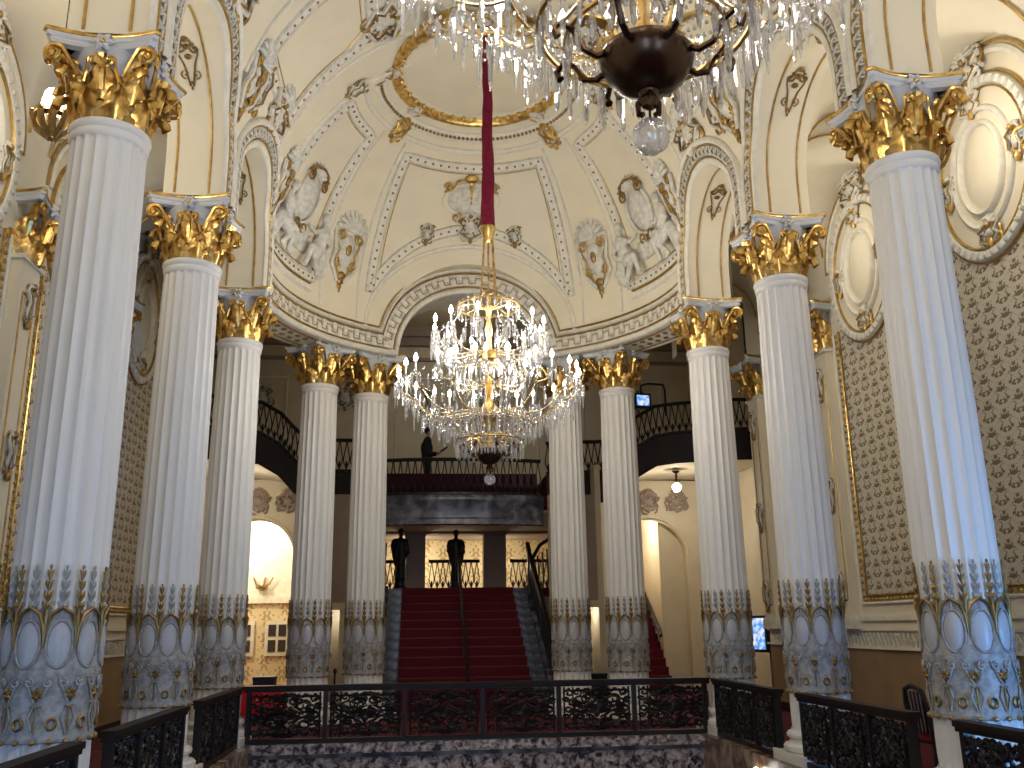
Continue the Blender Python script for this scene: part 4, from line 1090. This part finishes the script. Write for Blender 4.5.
# lit room on the left
wr = struct('wall_left_room', MB().box(-7.2, 27.2, ZF, -3.9, 27.3, 3.58), 'stencil', False)
struct('wall_left_room_side', MB().box(-4.1, YS+.3, ZF, -3.95, 27.2, 3.58), 'parch', False)
MB().box(-7.1, 27.05, .74, -4.1, 27.2, .92).build('wall_shelf', 'white', wr, False)
MB().box(-7.1, 27.16, .92, -4.1, 27.2, 3.58).build('plain_plaster', 'white', wr, False)
for k, x in enumerate((-5.9, -4.92)):
    wdo = struct('window_%d' % (3+k), MB().box(x-.34, 27.1, -.70, x+.34, 27.16, .25), 'white', False)
    for i in (-1, 1):
        for j in (-1, 1): MB().box(x+i*.14-.105, 27.08, -.22+j*.21-.16, x+i*.14+.105, 27.105, -.22+j*.21+.16).build('window_pane', 'photo', wdo, False)
wl = thing('wall_sconce', 'small bronze wall sconce in the bright left room', 'lamp', (-5.4, 27.0, 1.2))
MB().lathe([(.02, -.12), (.16, -.06), (.18, 0), (.12, .02)], 12).build('dish', 'antique', wl)
for k in range(5): MB().tube([(0, 0, 0), (.2*math.cos(k*1.26), .08*math.sin(k*1.26), .05), (.3*math.cos(k*1.26), .1*math.sin(k*1.26), .25)], .022, 5).build('arm', 'antique', wl)
lamp('left_room_light', 'POINT', (-6.3, 25.6, 2.2), 130, (1, .94, .80), .15); lamp('left_room_light', 'POINT', (-5.4, 26.5, 3.2), 90, (1, .95, .84), .15)

# ------------------------------------------------------------------ cast iron balustrades of the well
ZT, ZB = -.80, -1.61
HB = ZT-ZB
def iron_panel(w_, h):
    g = MB()
    def tb(pts, r=.014): g.tube([Vector((p[0], 0, p[1])) for p in pts], r, 5, flat=1.0)
    for sg in (-1, 1):
        for cx_, cz, rr, a0, tn in ((.24, .30, .17, 0, 1.6), (.22, .68, .16, PI, 1.5), (.40, .50, .10, 1.5, 1.3), (.08, .5, .10, 3, 1.4), (.40, .84, .08, 0, 1.2), (.40, .15, .08, 2, 1.2)):
            tb([(sg*p.x*w_, p.y*h) for p in spiral((cx_, cz), rr, tn, a0, 20)], .017)
        tb([(0, .04*h), (sg*.15*w_, .12*h), (sg*.05*w_, .32*h), (sg*.28*w_, .48*h), (sg*.06*w_, .66*h), (sg*.2*w_, .84*h), (0, .96*h)], .02)
        tb([(sg*.47*w_, .02*h), (sg*.47*w_, .98*h)], .016)
        for k in range(5): g.ell((sg*w_*(.12+.07*k), 0, h*(.93-.03*(k % 2))), .028, .018, .026, 6, 4); g.ell((sg*w_*(.12+.07*k), 0, h*(.08+.03*(k % 2))), .028, .018, .026, 6, 4)
    for sg in (-1, 1):
        for cx_, cz, rr, a0, tn in ((.14, .22, .08, 2, 1.3), (.33, .66, .09, 4, 1.3), (.12, .78, .08, 1, 1.3), (.32, .42, .08, 0, 1.2), (.44, .33, .05, 0, 1.1), (.44, .70, .05, 0, 1.1)):
            tb([(sg*p.x*w_, p.y*h) for p in spiral((cx_, cz), rr, tn, a0, 14)], .02)
    for k in range(-3, 4): tb([(0, .42*h), (.06*k*w_*.6, .52*h+.02*(3-abs(k))), (.075*k*w_, .60*h-.012*k*k)], .018)
    g.ell((0, 0, .40*h), .05, .03, .06, 8, 5); g.ell((0, 0, .82*h), .04, .025, .05, 8, 5)
    tb([(-.48*w_, .90*h), (.48*w_, .90*h)], .012); tb([(-.48*w_, .11*h), (.48*w_, .11*h)], .012)
    return g
def balustrade(label, p0, p1, n, dens=True):
    p0 = Vector((*p0, ZB)); p1 = Vector((*p1, ZB)); d = p1-p0; L_ = d.length
    t = thing('iron_balustrade', label, 'balustrade', p0, 'cast iron balustrades of the well', math.atan2(d.y, d.x))
    MB().box(-.02, -.07, HB-.05, L_+.02, .07, HB).box(-.02, -.05, HB-.09, L_+.02, .05, HB-.05).build('handrail', 'wood', t, False)
    MB().box(0, -.045, 0, L_, .045, .06).build('bottom_rail', 'iron', t, False)
    w_ = L_/n; pm_ = iron_panel(w_-.1, HB-.15); pb2 = iron_panel(w_-.1, HB-.15); pm_.join(pb2, Matrix.Translation((.06*w_, .022, HB-.15)) @ Matrix.Diagonal((.86, 1, -1, 1))); me = pm_.mesh('scroll_panel', 'iron')
    post = MB().box(-.032, -.04, 0, .032, .04, HB-.05).mesh('post', 'iron', False)
    for i in range(n): inst('scroll_panel', me, t, Matrix.Translation((w_*(i+.5), 0, .06)))
    for i in range(n+1): inst('post', post, t, Matrix.Translation((min(max(w_*i, .05), L_-.05), 0, 0)))
balustrade('long black openwork balustrade across the far side of the well', (-3.5, 14.52), (3.52, 14.52), 6)
for sg, nm in ((-1, 'left'), (1, 'right')):
    a = [(sg*3.55, YCOL[0]+.4), (sg*3.55, YCOL[1]-.4)]; b_ = [(sg*3.55, YCOL[1]+.36), (sg*3.55, YCOL[2]-.36)]; c_ = [(sg*3.55, YCOL[2]+.36), (sg*3.55, YCOL[3]-.42)]
    balustrade('black balustrade in front of the nearest %s column, cut off by the photo edge' % nm, *a, 3)
    balustrade('black balustrade between the first and second %s columns' % nm, *b_, 3)
    balustrade('black balustrade between the second and third %s columns' % nm, *c_, 3)

# ------------------------------------------------------------------ chandeliers
pend = MB(); pend.lathe([(.0, 0), (.008, -.004), (.004, -.02), (.014, -.035), (.017, -.07), (.013, -.14), (.0, -.165)], 6); PEN = pend.mesh('crystal_drop', 'crystal', False)
prism = MB(); prism.lathe([(.0, 0), (.007, -.005), (.005, -.02), (.012, -.03), (.013, -.20), (.011, -.22), (.0, -.245)], 5); PRI = prism.mesh('crystal_prism', 'crystal', False)
BULB = MB().lathe([(.0, 0), (.022, .008), (.029, .035), (.023, .07), (.010, .10), (.0, .12)], 8).mesh('flame_bulb', 'bulb')
CAND = MB().lathe([(.0, 0), (.014, 0), (.014, .15), (.0, .15)], 8).mesh('candle_tube', 'candle')
BOB = MB().lathe([(.012, -.03), (.03, -.01), (.06, .012), (.064, .02), (.03, .012), (.014, .03), (.016, .05), (.0, .05)], 12).mesh('bobeche', 'crystal')
def chain(a, b, sag, bead=.045, r=.011):
    a = Vector(a); b = Vector(b); n = max(4, int((b-a).length*1.15/bead)); g = MB()
    for i in range(n+1):
        t = i/n; p = a.lerp(b, t); p.z -= sag*4*t*(1-t); g.ell(p, r, r, r, 5, 4)
    return g
spear = MB(); spear.lathe([(.0, 0), (.009, -.006), (.005, -.03), (.016, -.05), (.012, -.26), (.006, -.31), (.0, -.33)], 5); SPE = spear.mesh('crystal_spear', 'crystal', False)
ros = MB(); ros.lathe([(.0, .012), (.02, .006), (.026, 0), (.02, -.006), (.0, -.012)], 8); ROS = ros.mesh('crystal_rosette', 'crystal', False)
def ring(r, z, t, m, name, parent, flat=1): return MB().tube([(r*math.cos(2*PI*i/36), r*math.sin(2*PI*i/36), z) for i in range(36)], t, 6, True).build(name, m, parent)
def chandelier(x, y, label, power):
    t = thing('chandelier', label, 'chandelier', (x, y, 0), 'crystal chandeliers')
    # velvet sleeve and suspension
    rows = []; rd = random.Random(3)
    for i in range(40):
        f = i/39; z = 9.8-(9.8-5.93)*f; r0 = .062+.045*f**1.5
        rows.append([((r0+.010*math.sin(3*a+i*.5)+.005*math.sin(7*a-i*.9))*math.cos(a), (r0+.010*math.sin(3*a+i*.5)+.005*math.sin(7*a-i*.9))*math.sin(a), z) for a in [2*PI*j/20 for j in range(20)]])
    MB().grid(rows, closed=True).build('velvet_sleeve', 'velvet', t)
    MB().lathe([(.02, 5.97), (.11, 5.97), (.125, 5.94), (.11, 5.90), (.09, 5.86), (.075, 5.78), (.05, 5.72), (.02, 5.70)], 20).build('suspension_cap', 'gold', t)
    for k in range(4):
        a = PI/4+k*PI/2; MB().tube([(.085*math.cos(a), .085*math.sin(a), 5.85), (.12*math.cos(a), .12*math.sin(a), 5.3), (.17*math.cos(a), .17*math.sin(a), 4.72)], .011, 6).build('suspension_rod', 'gold', t)
    MB().lathe([(.0, 5.72), (.016, 5.72), (.016, 4.95), (.05, 4.92), (.06, 4.86), (.03, 4.80), (.05, 4.72), (.085, 4.66), (.05, 4.60), (.035, 4.45), (.06, 4.30), (.035, 4.15), (.05, 4.0), (.10, 3.92), (.12, 3.84), (.06, 3.75), (.035, 3.55), (.055, 3.40), (.04, 3.25), (.10, 3.12), (.14, 3.0), (.09, 2.9), (.04, 2.8), (.04, 2.45)], 20).build('stem', 'gold', t)
    # bronze dish, its arms and the crystal ball
    MB().lathe([(.03, 2.50), (.16, 2.49), (.20, 2.46), (.212, 2.43), (.20, 2.38), (.16, 2.32), (.10, 2.275), (.045, 2.26), (.035, 2.24), (.045, 2.22), (.03, 2.19), (.008, 2.18)], 32).build('bronze_dish', 'bronze', t)
    for k in range(3):
        a = k*2*PI/3+.4; MB().tube([(.02*math.cos(a), .02*math.sin(a), 2.26), (.055*math.cos(a), .055*math.sin(a), 2.22), (.05*math.cos(a), .05*math.sin(a), 2.17), (.03*math.cos(a), .03*math.sin(a), 2.16)], .014, 5).build('dish_claw', 'bronze', t)
    MB().tube([(0, 0, 2.18), (0, 0, 2.12)], .006, 5).build('ball_hook', 'bronze', t)
    bl = MB(); bl.grid([[((.076+.007*math.cos(6*2*PI*j/36))*math.sin(PI*i/12)*math.cos(2*PI*j/36), (.076+.007*math.cos(6*2*PI*j/36))*math.sin(PI*i/12)*math.sin(2*PI*j/36), 2.045-.085*math.cos(PI*i/12)) for j in range(36)] for i in range(13)], closed=True)
    bl.build('crystal_ball', 'crystal', t)
    for k in range(8):
        a = 2*PI*k/8+.2; c, s = math.cos(a), math.sin(a)
        o = MB().tube([(r*c, r*s, z) for r, z in ((.17, 2.44), (.24, 2.40), (.30, 2.42), (.34, 2.50), (.40, 2.54), (.44, 2.50), (.42, 2.46))], [.018, .016, .016, .015, .015, .016, .02], 6).build('dish_arm', 'bronze', t)
        a2 = a+PI/8; c, s = math.cos(a2), math.sin(a2)
        MB().tube([(r*c, r*s, z) for r, z in ((.12, 2.50), (.16, 2.62), (.26, 2.66), (.34, 2.60))], [.03, .036, .03, .012], 6, flat=.5).build('gilt_frond', 'gold', t)
    ring(.48, 2.60, .014, 'gold', 'basket_ring', t); ring(.36, 2.52, .012, 'gold', 'basket_ring', t); ring(.62, 2.85, .010, 'gold', 'basket_ring', t)
    ring(.46, 4.66, .018, 'gold', 'crown_ring', t); ring(.50, 3.62, .012, 'gold', 'middle_ring', t)
    for k in range(8):
        a = 2*PI*k/8; MB().tube([(.04*math.cos(a), .04*math.sin(a), 4.62), (.25*math.cos(a), .25*math.sin(a), 4.70), (.46*math.cos(a), .46*math.sin(a), 4.66)], .010, 5).build('crown_spoke', 'gold', t)
    # drops on the rings (under 300 of each)
    npri = 0
    for r, z, n, me, nm in ((.46, 4.65, 28, PEN, 'crystal_drop'), (.50, 3.61, 30, PRI, 'crystal_prism'), (.48, 2.59, 30, PRI, 'crystal_prism'), (.36, 2.51, 24, PEN, 'crystal_drop'), (.62, 2.84, 36, PRI, 'crystal_prism'), (.80, 4.10, 40, PRI, 'crystal_prism')):
        for i in range(n):
            a = 2*PI*(i+.5)/n; inst(nm, me, t, Matrix.Translation((r*math.cos(a), r*math.sin(a), z)) @ Matrix.Rotation(a, 4, 'Z'))
    def arm(a, r0, z0, r1, z1, dip, name='arm'):
        c, s = math.cos(a), math.sin(a); pts = []
        for i in range(13):
            f = i/12; r = r0+(r1-r0)*f; z = z0+(z1-z0)*f**2-dip*math.sin(PI*f)+dip*.35*math.sin(2*PI*f)
            pts.append((r*c, r*s, z))
        return MB().tube(pts, [.016-.007*i/12 for i in range(13)], 6).build(name, 'palegold', t)
    def candle(a, r, z, nd, me, nm):
        c, s = math.cos(a), math.sin(a); m = Matrix.Translation((r*c, r*s, z))
        k = inst('candle_tube', CAND, t, m @ Matrix.Translation((0, 0, .04))); inst('bobeche', BOB, k, Matrix.Translation((0, 0, -.03)))
        inst('flame_bulb', BULB, k, Matrix.Translation((0, 0, .15)))
        for i in range(nd):
            b = 2*PI*i/nd+a; inst(nm, me, t, m @ Matrix.Translation((.058*math.cos(b), .058*math.sin(b), .015)))
    for k in range(12):
        a = 2*PI*(k+.5)/12; arm(a, .06, 3.95, .83, 4.14, .12); candle(a, .83, 4.16, 5, PRI, 'crystal_prism')
    for k in range(12):
        a = 2*PI*k/12; arm(a, .10, 3.05, 1.22, 3.33, .16)
        for da, r in ((-.105, 1.33), (.105, 1.33)):
            c, s = math.cos(a), math.sin(a)
            MB().tube([(1.1*c, 1.1*s, 3.23), (1.24*math.cos(a+da*.7), 1.24*math.sin(a+da*.7), 3.26), (r*math.cos(a+da), r*math.sin(a+da), 3.36)], .012, 5).build('arm_fork', 'gold', t)
            candle(a+da, r, 3.38, 5, PEN, 'crystal_drop')
        # small inner candles around the middle
    for k in range(8):
        a = 2*PI*(k+.5)/8; arm(a, .08, 3.45, .62, 3.60, .10); candle(a, .62, 3.62, 0, PEN, 'crystal_drop')
    # bead chains
    for k in range(24):
        a = 2*PI*(k+.5)/24; c, s = math.cos(a), math.sin(a)
        chain((1.27*c, 1.27*s, 3.30), (.62*c, .62*s, 2.85), .16).build('bead_chain', 'crystal', t)['kind'] = 'stuff'
        chain((.62*c, .62*s, 2.85), (.20*c, .20*s, 2.50), .10, .04, .010).build('bead_chain', 'crystal', t)['kind'] = 'stuff'
        b = 2*PI*(k+1.5)/24
        chain((1.27*c, 1.27*s, 3.30), (1.27*math.cos(b), 1.27*math.sin(b), 3.30), .17, .04).build('bead_chain', 'crystal', t)['kind'] = 'stuff'
        if k % 2 == 0:
            chain((.46*c, .46*s, 4.64), (.82*c, .82*s, 4.15), .06).build('bead_chain', 'crystal', t)['kind'] = 'stuff'
            chain((.80*c, .80*s, 4.10), (.50*c, .50*s, 3.63), .10).build('bead_chain', 'crystal', t)['kind'] = 'stuff'
    for k in range(36):
        a = 2*PI*k/36; c, s = math.cos(a), math.sin(a)
        for r, z in ((1.10, 3.12), (.86, 2.92)):
            inst('crystal_drop', PEN, t, Matrix.Translation((r*c, r*s, z)) @ Matrix.Rotation(a, 4, 'Z'))
    for r, z, n in ((1.22, 3.18, 24), (1.37, 3.36, 24), (.98, 3.0, 20), (.74, 2.86, 20), (.86, 4.12, 30), (.66, 4.08, 24), (.40, 3.66, 20), (.30, 3.2, 16)):
        for i in range(n):
            a = 2*PI*(i+.25)/n; zz = z+.03*math.sin(i*2.4)
            inst('crystal_spear', SPE, t, Matrix.Translation((r*math.cos(a), r*math.sin(a), zz)) @ Matrix.Rotation(a, 4, 'Z') @ Matrix.Scale(.62+.3*abs(math.sin(i*1.7)), 4, (0, 0, 1)))
    for r, z, n in ((1.36, 3.42, 40), (.62, 2.88, 30), (.48, 2.63, 24), (.86, 4.18, 30), (.46, 4.69, 24), (.50, 3.64, 24)):
        for i in range(n):
            a = 2*PI*i/n; inst('crystal_rosette', ROS, t, Matrix.Translation((r*math.cos(a), r*math.sin(a), z)) @ Matrix.Rotation(a, 4, 'Z') @ Matrix.Rotation(PI/2, 4, 'Y'))
    # light of the candles
    for k in range(8):
        a = 2*PI*(k+.5)/8; lamp('candle_light', 'POINT', (x+1.33*math.cos(a), y+1.33*math.sin(a), 3.74), power*.42, WARM, .10)
        so = lamp('candle_light', 'SPOT', (x+1.33*math.cos(a), y+1.33*math.sin(a), 3.74), power*.62, WARM, .10, (PI, 0, 0), None, R_(172)); so.data.spot_blend = .5
    for k in range(6):
        a = 2*PI*k/6; lamp('candle_light', 'POINT', (x+.80*math.cos(a), y+.80*math.sin(a), 4.50), power*.6, WARM, .10)
        so = lamp('candle_light', 'SPOT', (x+.80*math.cos(a), y+.80*math.sin(a), 4.50), power*.5, WARM, .10, (PI, 0, 0), None, R_(172)); so.data.spot_blend = .5
    return t
chandelier(.02, 12.9, 'large lit crystal chandelier hanging by a red velvet sleeve before the apse', 27)
chandelier(.0, 3.45, 'crystal chandelier with dark bronze dish cut off by the top of the photo', 27)

# hanging basket lamps of the aisles, the hidden right one assumed
for sg, lb in ((-1, 'glowing flower-shaped lamp in a bronze basket beside the nearest left capital'), (1, 'flower-shaped basket lamp in the right aisle behind the nearest right capital')):
    t = thing('hanging_lamp', lb, 'lamp', (sg*4.9, 9.05, 5.40), 'basket lamps of the aisles')
    MB().tube([(0, 0, .2), (0, 0, 1.7)], .006, 5).build('wire', 'iron', t)
    g = MB(); g.grid([[((.13+.025*math.cos(6*2*PI*j/24))*math.sin(PI*i/8)*math.cos(2*PI*j/24), (.13+.025*math.cos(6*2*PI*j/24))*math.sin(PI*i/8)*math.sin(2*PI*j/24), .08-.16*math.cos(PI*i/8)) for j in range(24)] for i in range(9)], closed=True); g.build('glass_shade', 'globe', t)
    lf = MB().tube([(.17, 0, -.06), (.20, 0, -.13), (.15, 0, -.24), (.04, 0, -.34)], [.03, .045, .045, .03], 5).ell((.22, 0, -.10), .03, .04, .03, 6, 4).mesh('basket_leaf', 'antique')
    for k in range(10): inst('basket_leaf', lf, t, rotz(2*PI*k/10))
    MB().tube([(.17*math.cos(2*PI*i/20), .17*math.sin(2*PI*i/20), -.12) for i in range(20)], .03, 5, True).build('basket_rim', 'bronze', t)
    for dx, dy in ((.0, 0),):
        lamp('lamp_glow', 'POINT', (sg*4.9, 9.05, 5.85), 42, WARM, .12)
lamp('aisle_light', 'POINT', (4.95, 12.6, 5.9), 22, WARM, .15); lamp('aisle_light', 'POINT', (4.95, 6.0, 5.9), 32, WARM, .15); lamp('aisle_light', 'POINT', (-4.95, 6.0, 5.9), 32, WARM, .15)  # lights added without fixtures, brightening the aisle bays

# brass sconce on the right side of the well
t = thing('wall_sconce', 'small glowing brass sconce on the marble below the right balustrade', 'lamp', (3.32, 12.05, -1.90))
MB().lathe([(.02, -.12), (.07, -.09), (.06, -.04), (.09, 0), (.05, .02)], 14).build('bracket', 'gold', t); MB().ell((0, 0, .07), .05, .05, .07, 12, 8).build('glass_shade', 'globe', t)
lamp('lamp_glow', 'POINT', (3.2, 12.05, -1.75), .5, WARM, .05)

# ------------------------------------------------------------------ people, statues and small things
def person(label):
    t = thing('person', label, 'person', (-.80, 22.2, 2.94), None, R_(0)); t.scale = (.9, .9, 1.045)
    b = MB()   # faces +x, side view
    b.cap((0, 0, 1.02), (-.02, 0, 1.32), .15, .17); b.cap((-.02, 0, 1.32), (.0, 0, 1.46), .16, .12)
    for s in (-1, 1):
        b.cap((0, s*.09, .95), (.03, s*.10, .52), .095, .07); b.cap((.03, s*.10, .52), (-.03, s*.10, .10), .068, .045); b.cap((-.03, s*.10, .05), (.12, s*.11, .04), .045, .04)
        b.cap((-.01, s*.19, 1.42), (-.02, s*.22, 1.14), .06, .05); b.cap((-.02, s*.22, 1.14), (.24, s*.12, 1.16), .048, .036)
    b.cap((.0, 0, 1.48), (.02, 0, 1.56), .06, .055)
    o = b.build('body', 'cloth', t); remesh(o, .018, 4)
    h = MB(); h.ell((.04, 0, 1.68), .085, .07, .11, 14, 10); h.ell((.135, 0, 1.665), .02, .014, .02, 6, 4); h.cap((.02, 0, 1.56), (.03, 0, 1.62), .05, .05); 
    for s in (-1, 1): h.ell((.02, s*.075, 1.67), .018, .012, .03, 6, 4)
    remesh(h.build('head', 'skin', t), .012, 3)
    MB().ell((.015, 0, 1.72), .105, .085, .095, 14, 8).build('hair', 'cloth', t)
    for s in (-1, 1):
        g = MB(); g.cap((.25, s*.11, 1.165), (.32, s*.08, 1.18), .032, .026)
        for k in range(4): g.cap((.32, s*(.065+.017*k), 1.175), (.375, s*(.06+.017*k), 1.20), .0095, .008, 6)
        g.cap((.27, s*.065, 1.19), (.32, s*.045, 1.215), .011, .009, 6)
        g.build('hand', 'skin', t)
    f = MB().box(-.01, -.10, -.07, .01, .10, .15).build('leaflet', 'cloth', None, False)
    f.matrix_basis = Matrix.Translation((-.80+.37, 22.2, 2.94+1.30)) @ Matrix.Rotation(R_(55), 4, 'Y')
    tag(f, 'dark leaflet in the hands of the figure on the balcony', 'leaflet')
person('person in dark clothes standing sideways on the centre balcony holding a leaflet')
def statue(label, loc, rz, sc_=1.0):
    t = thing('statue', label, 'statue', loc, 'bronze stair statues', rz)
    b = MB(); b.lathe([(.0, 0), (.17, 0), (.17, .06), (.13, .10), (.12, .2), (.14, .24), (0, .25)], 16)
    b.build('pedestal', 'iron', t)
    b = MB(); b.cap((0, 0, .32), (.02, 0, .75), .11, .12); b.cap((.02, 0, .75), (0, 0, 1.10), .11, .13); b.cap((0, 0, 1.16), (0, 0, 1.27), .055, .045); b.ell((0, -.01, 1.36), .075, .085, .10, 12, 8)
    b.cap((.13, 0, 1.13), (.20, -.04, .90), .05, .04); b.cap((.20, -.04, .90), (.1, -.12, .78), .04, .03)
    b.cap((-.13, 0, 1.13), (-.20, -.02, .92), .05, .04); b.cap((-.20, -.02, .92), (-.14, -.1, 1.08), .04, .03)
    b.cap((-.12, .03, 1.12), (.12, .03, 1.12), .10, .10); b.cap((-.13, .04, 1.05), (-.08, .05, .62), .11, .07); b.cap((.13, .04, 1.05), (.10, .05, .62), .11, .07)
    for k in range(7): a = k*.9; b.cap((.06*math.cos(a), .08*math.sin(a), .75), (.10*math.cos(a), .10*math.sin(a), .26), .05, .04, 8)
    o = b.build('draped_figure', 'iron', t); remesh(o, .02, 3); t.scale = (sc_,)*3
statue('dark bronze draped statue at the head of the central stair handrail', (-.02, Y0+NS*RUN+.35, .95), 0, 1.05)
statue('dark bronze draped statue at the left head of the stair', (-1.45, Y0+NS*RUN+.45, .95), .4, 1.08)
# newel sweep at the right stair head
t = thing('stair_rail_sweep', 'black iron rail sweeping upward at the right head of the stair', 'railing', (2.05, 23.95, .95))
MB().tube([(-.1, -.2, .75), (-.02, .1, .85), (.18, .4, 1.15), (.5, .8, 1.35), (1.0, 1.2, 1.4)], .05, 8).build('handrail', 'iron', t)
for k in range(7): MB().tube([(-.08+.15*k, -.1+.18*k, .0), (-.05+.15*k, -.1+.18*k, .4), (-.08+.15*k, -.1+.18*k, .75+.1*min(k, 5))], .025, 5).build('bar', 'iron', t)
# hanging screen by the right balcony
def screen(label, loc, rz, w_, h_, hang=True):
    t = thing('monitor', label, 'screen', loc, None, rz)
    MB().box(-w_/2-.05, 0, -h_/2-.06, w_/2+.05, .10, h_/2+.05).build('casing', 'rubber', t, False)
    MB().poly([(-w_/2, -.004, -h_/2), (w_/2, -.004, -h_/2), (w_/2, -.004, h_/2), (-w_/2, -.004, h_/2)]).build('display', pict, t, False)
    if hang: MB().tube([(0, .1, h_/2), (0, .12, h_/2+.28), (.2, .12, h_/2+.34), (.62, .12, h_/2+.34), (.66, .12, h_/2+.2), (.66, .12, -h_/2-.2)], .03, 6).build('bracket', 'rubber', t)
    return t
pict = bpy.data.materials.new('screen picture'); pict.use_nodes = True
nt = pict.node_tree; pb_ = nt.nodes['Principled BSDF']; pb_.inputs['Base Color'].default_value = (0, 0, 0, 1)
tc = nt.nodes.new('ShaderNodeTexCoord'); nz = nt.nodes.new('ShaderNodeTexNoise'); nz.inputs['Scale'].default_value = 9
rp = nt.nodes.new('ShaderNodeValToRGB'); rp.color_ramp.elements[0].position = .42; rp.color_ramp.elements[0].color = (.08, .35, .9, 1); rp.color_ramp.elements[1].position = .6; rp.color_ramp.elements[1].color = (.8, .85, 1, 1)
nt.links.new(tc.outputs['Object'], nz.inputs['Vector']); nt.links.new(nz.outputs['Fac'], rp.inputs['Fac']); nt.links.new(rp.outputs['Color'], pb_.inputs['Emission Color']); pb_.inputs['Emission Strength'].default_value = 1.0
screen('small lit screen hung on a bracket above the right balcony rail', (4.62, 21.9, 5.5), R_(8), .33, .27)
screen('narrow glowing blue screen on the right wall behind the third column', (5.98, 18.9, -.2), R_(-70), .55, .62, False)
# chair backs behind the right balustrade
def chair(label, x, y, rz):
    t = thing('chair', label, 'chair', (x, y, ZF), 'gilt chairs in the right aisle', rz)
    MB().box(-.22, -.22, .42, .22, .22, .48).build('seat', 'velvet', t, False)
    g = MB().tube([(-.2, .2, .42), (-.21, .24, .78), (-.16, .26, .92), (0, .27, .96), (.16, .26, .92), (.21, .24, .78), (.2, .2, .42)], .026, 6); g.build('back_frame', 'wood', t)
    for k in range(-2, 3): MB().tube([(.065*k, .215, .46), (.075*k, .25, .9)], .013, 5).build('back_spindle', 'wood', t)
    for sx in (-1, 1):
        for sy in (-1, 1): MB().tube([(sx*.19, sy*.19, .42), (sx*.205, sy*.21, 0)], [.024, .016], 6).build('leg', 'wood', t)
chair('brown wooden chair back showing above the right balustrade by the ochre dado', 4.55, 9.75, R_(90))
# red bench behind the left end of the far balustrade
t = thing('bench', 'scarlet upholstered bench behind the left end of the far balustrade', 'bench', (-3.40, 15.35, ZF))
MB().box(-.62, -.02, .35, .3, .10, .78).build('backrest', 'redcloth', t, False); MB().box(-.62, .1, .33, .3, .6, .45).build('seat', 'redcloth', t, False)
for sx in (-.58, .26):
    for sy in (.05, .55): MB().box(sx-.03, sy-.03, 0, sx+.03, sy+.03, .33).build('leg', 'wood', t, False)
# bin and stanchion
t = thing('waste_bin', 'black square bin beside the outer left apse column', 'bin', (-3.82, 18.3, ZF)); MB().box(-.19, -.19, 0, .19, .19, .72).build('body', 'rubber', t, False); MB().box(-.2, -.2, .72, .2, .2, .78).build('lid', 'rubber', t, False)
t = thing('stanchion', 'thin black post with knob between the left pair of apse columns', 'post', (-2.42, 17.0, ZF))
MB().lathe([(.0, 0), (.13, 0), (.13, .02), (.02, .04), (.018, .86), (.03, .88), (.035, .92), (.02, .95), (0, .96)], 12).build('post', 'iron', t)
t = thing('waste_bin', 'black square bin beside the outer right apse column', 'bin', (2.78, 19.8, ZF)); MB().box(-.19, -.19, 0, .19, .19, .62).build('body', 'rubber', t, False); MB().box(-.2, -.2, .62, .2, .2, .66).build('lid', 'rubber', t, False)
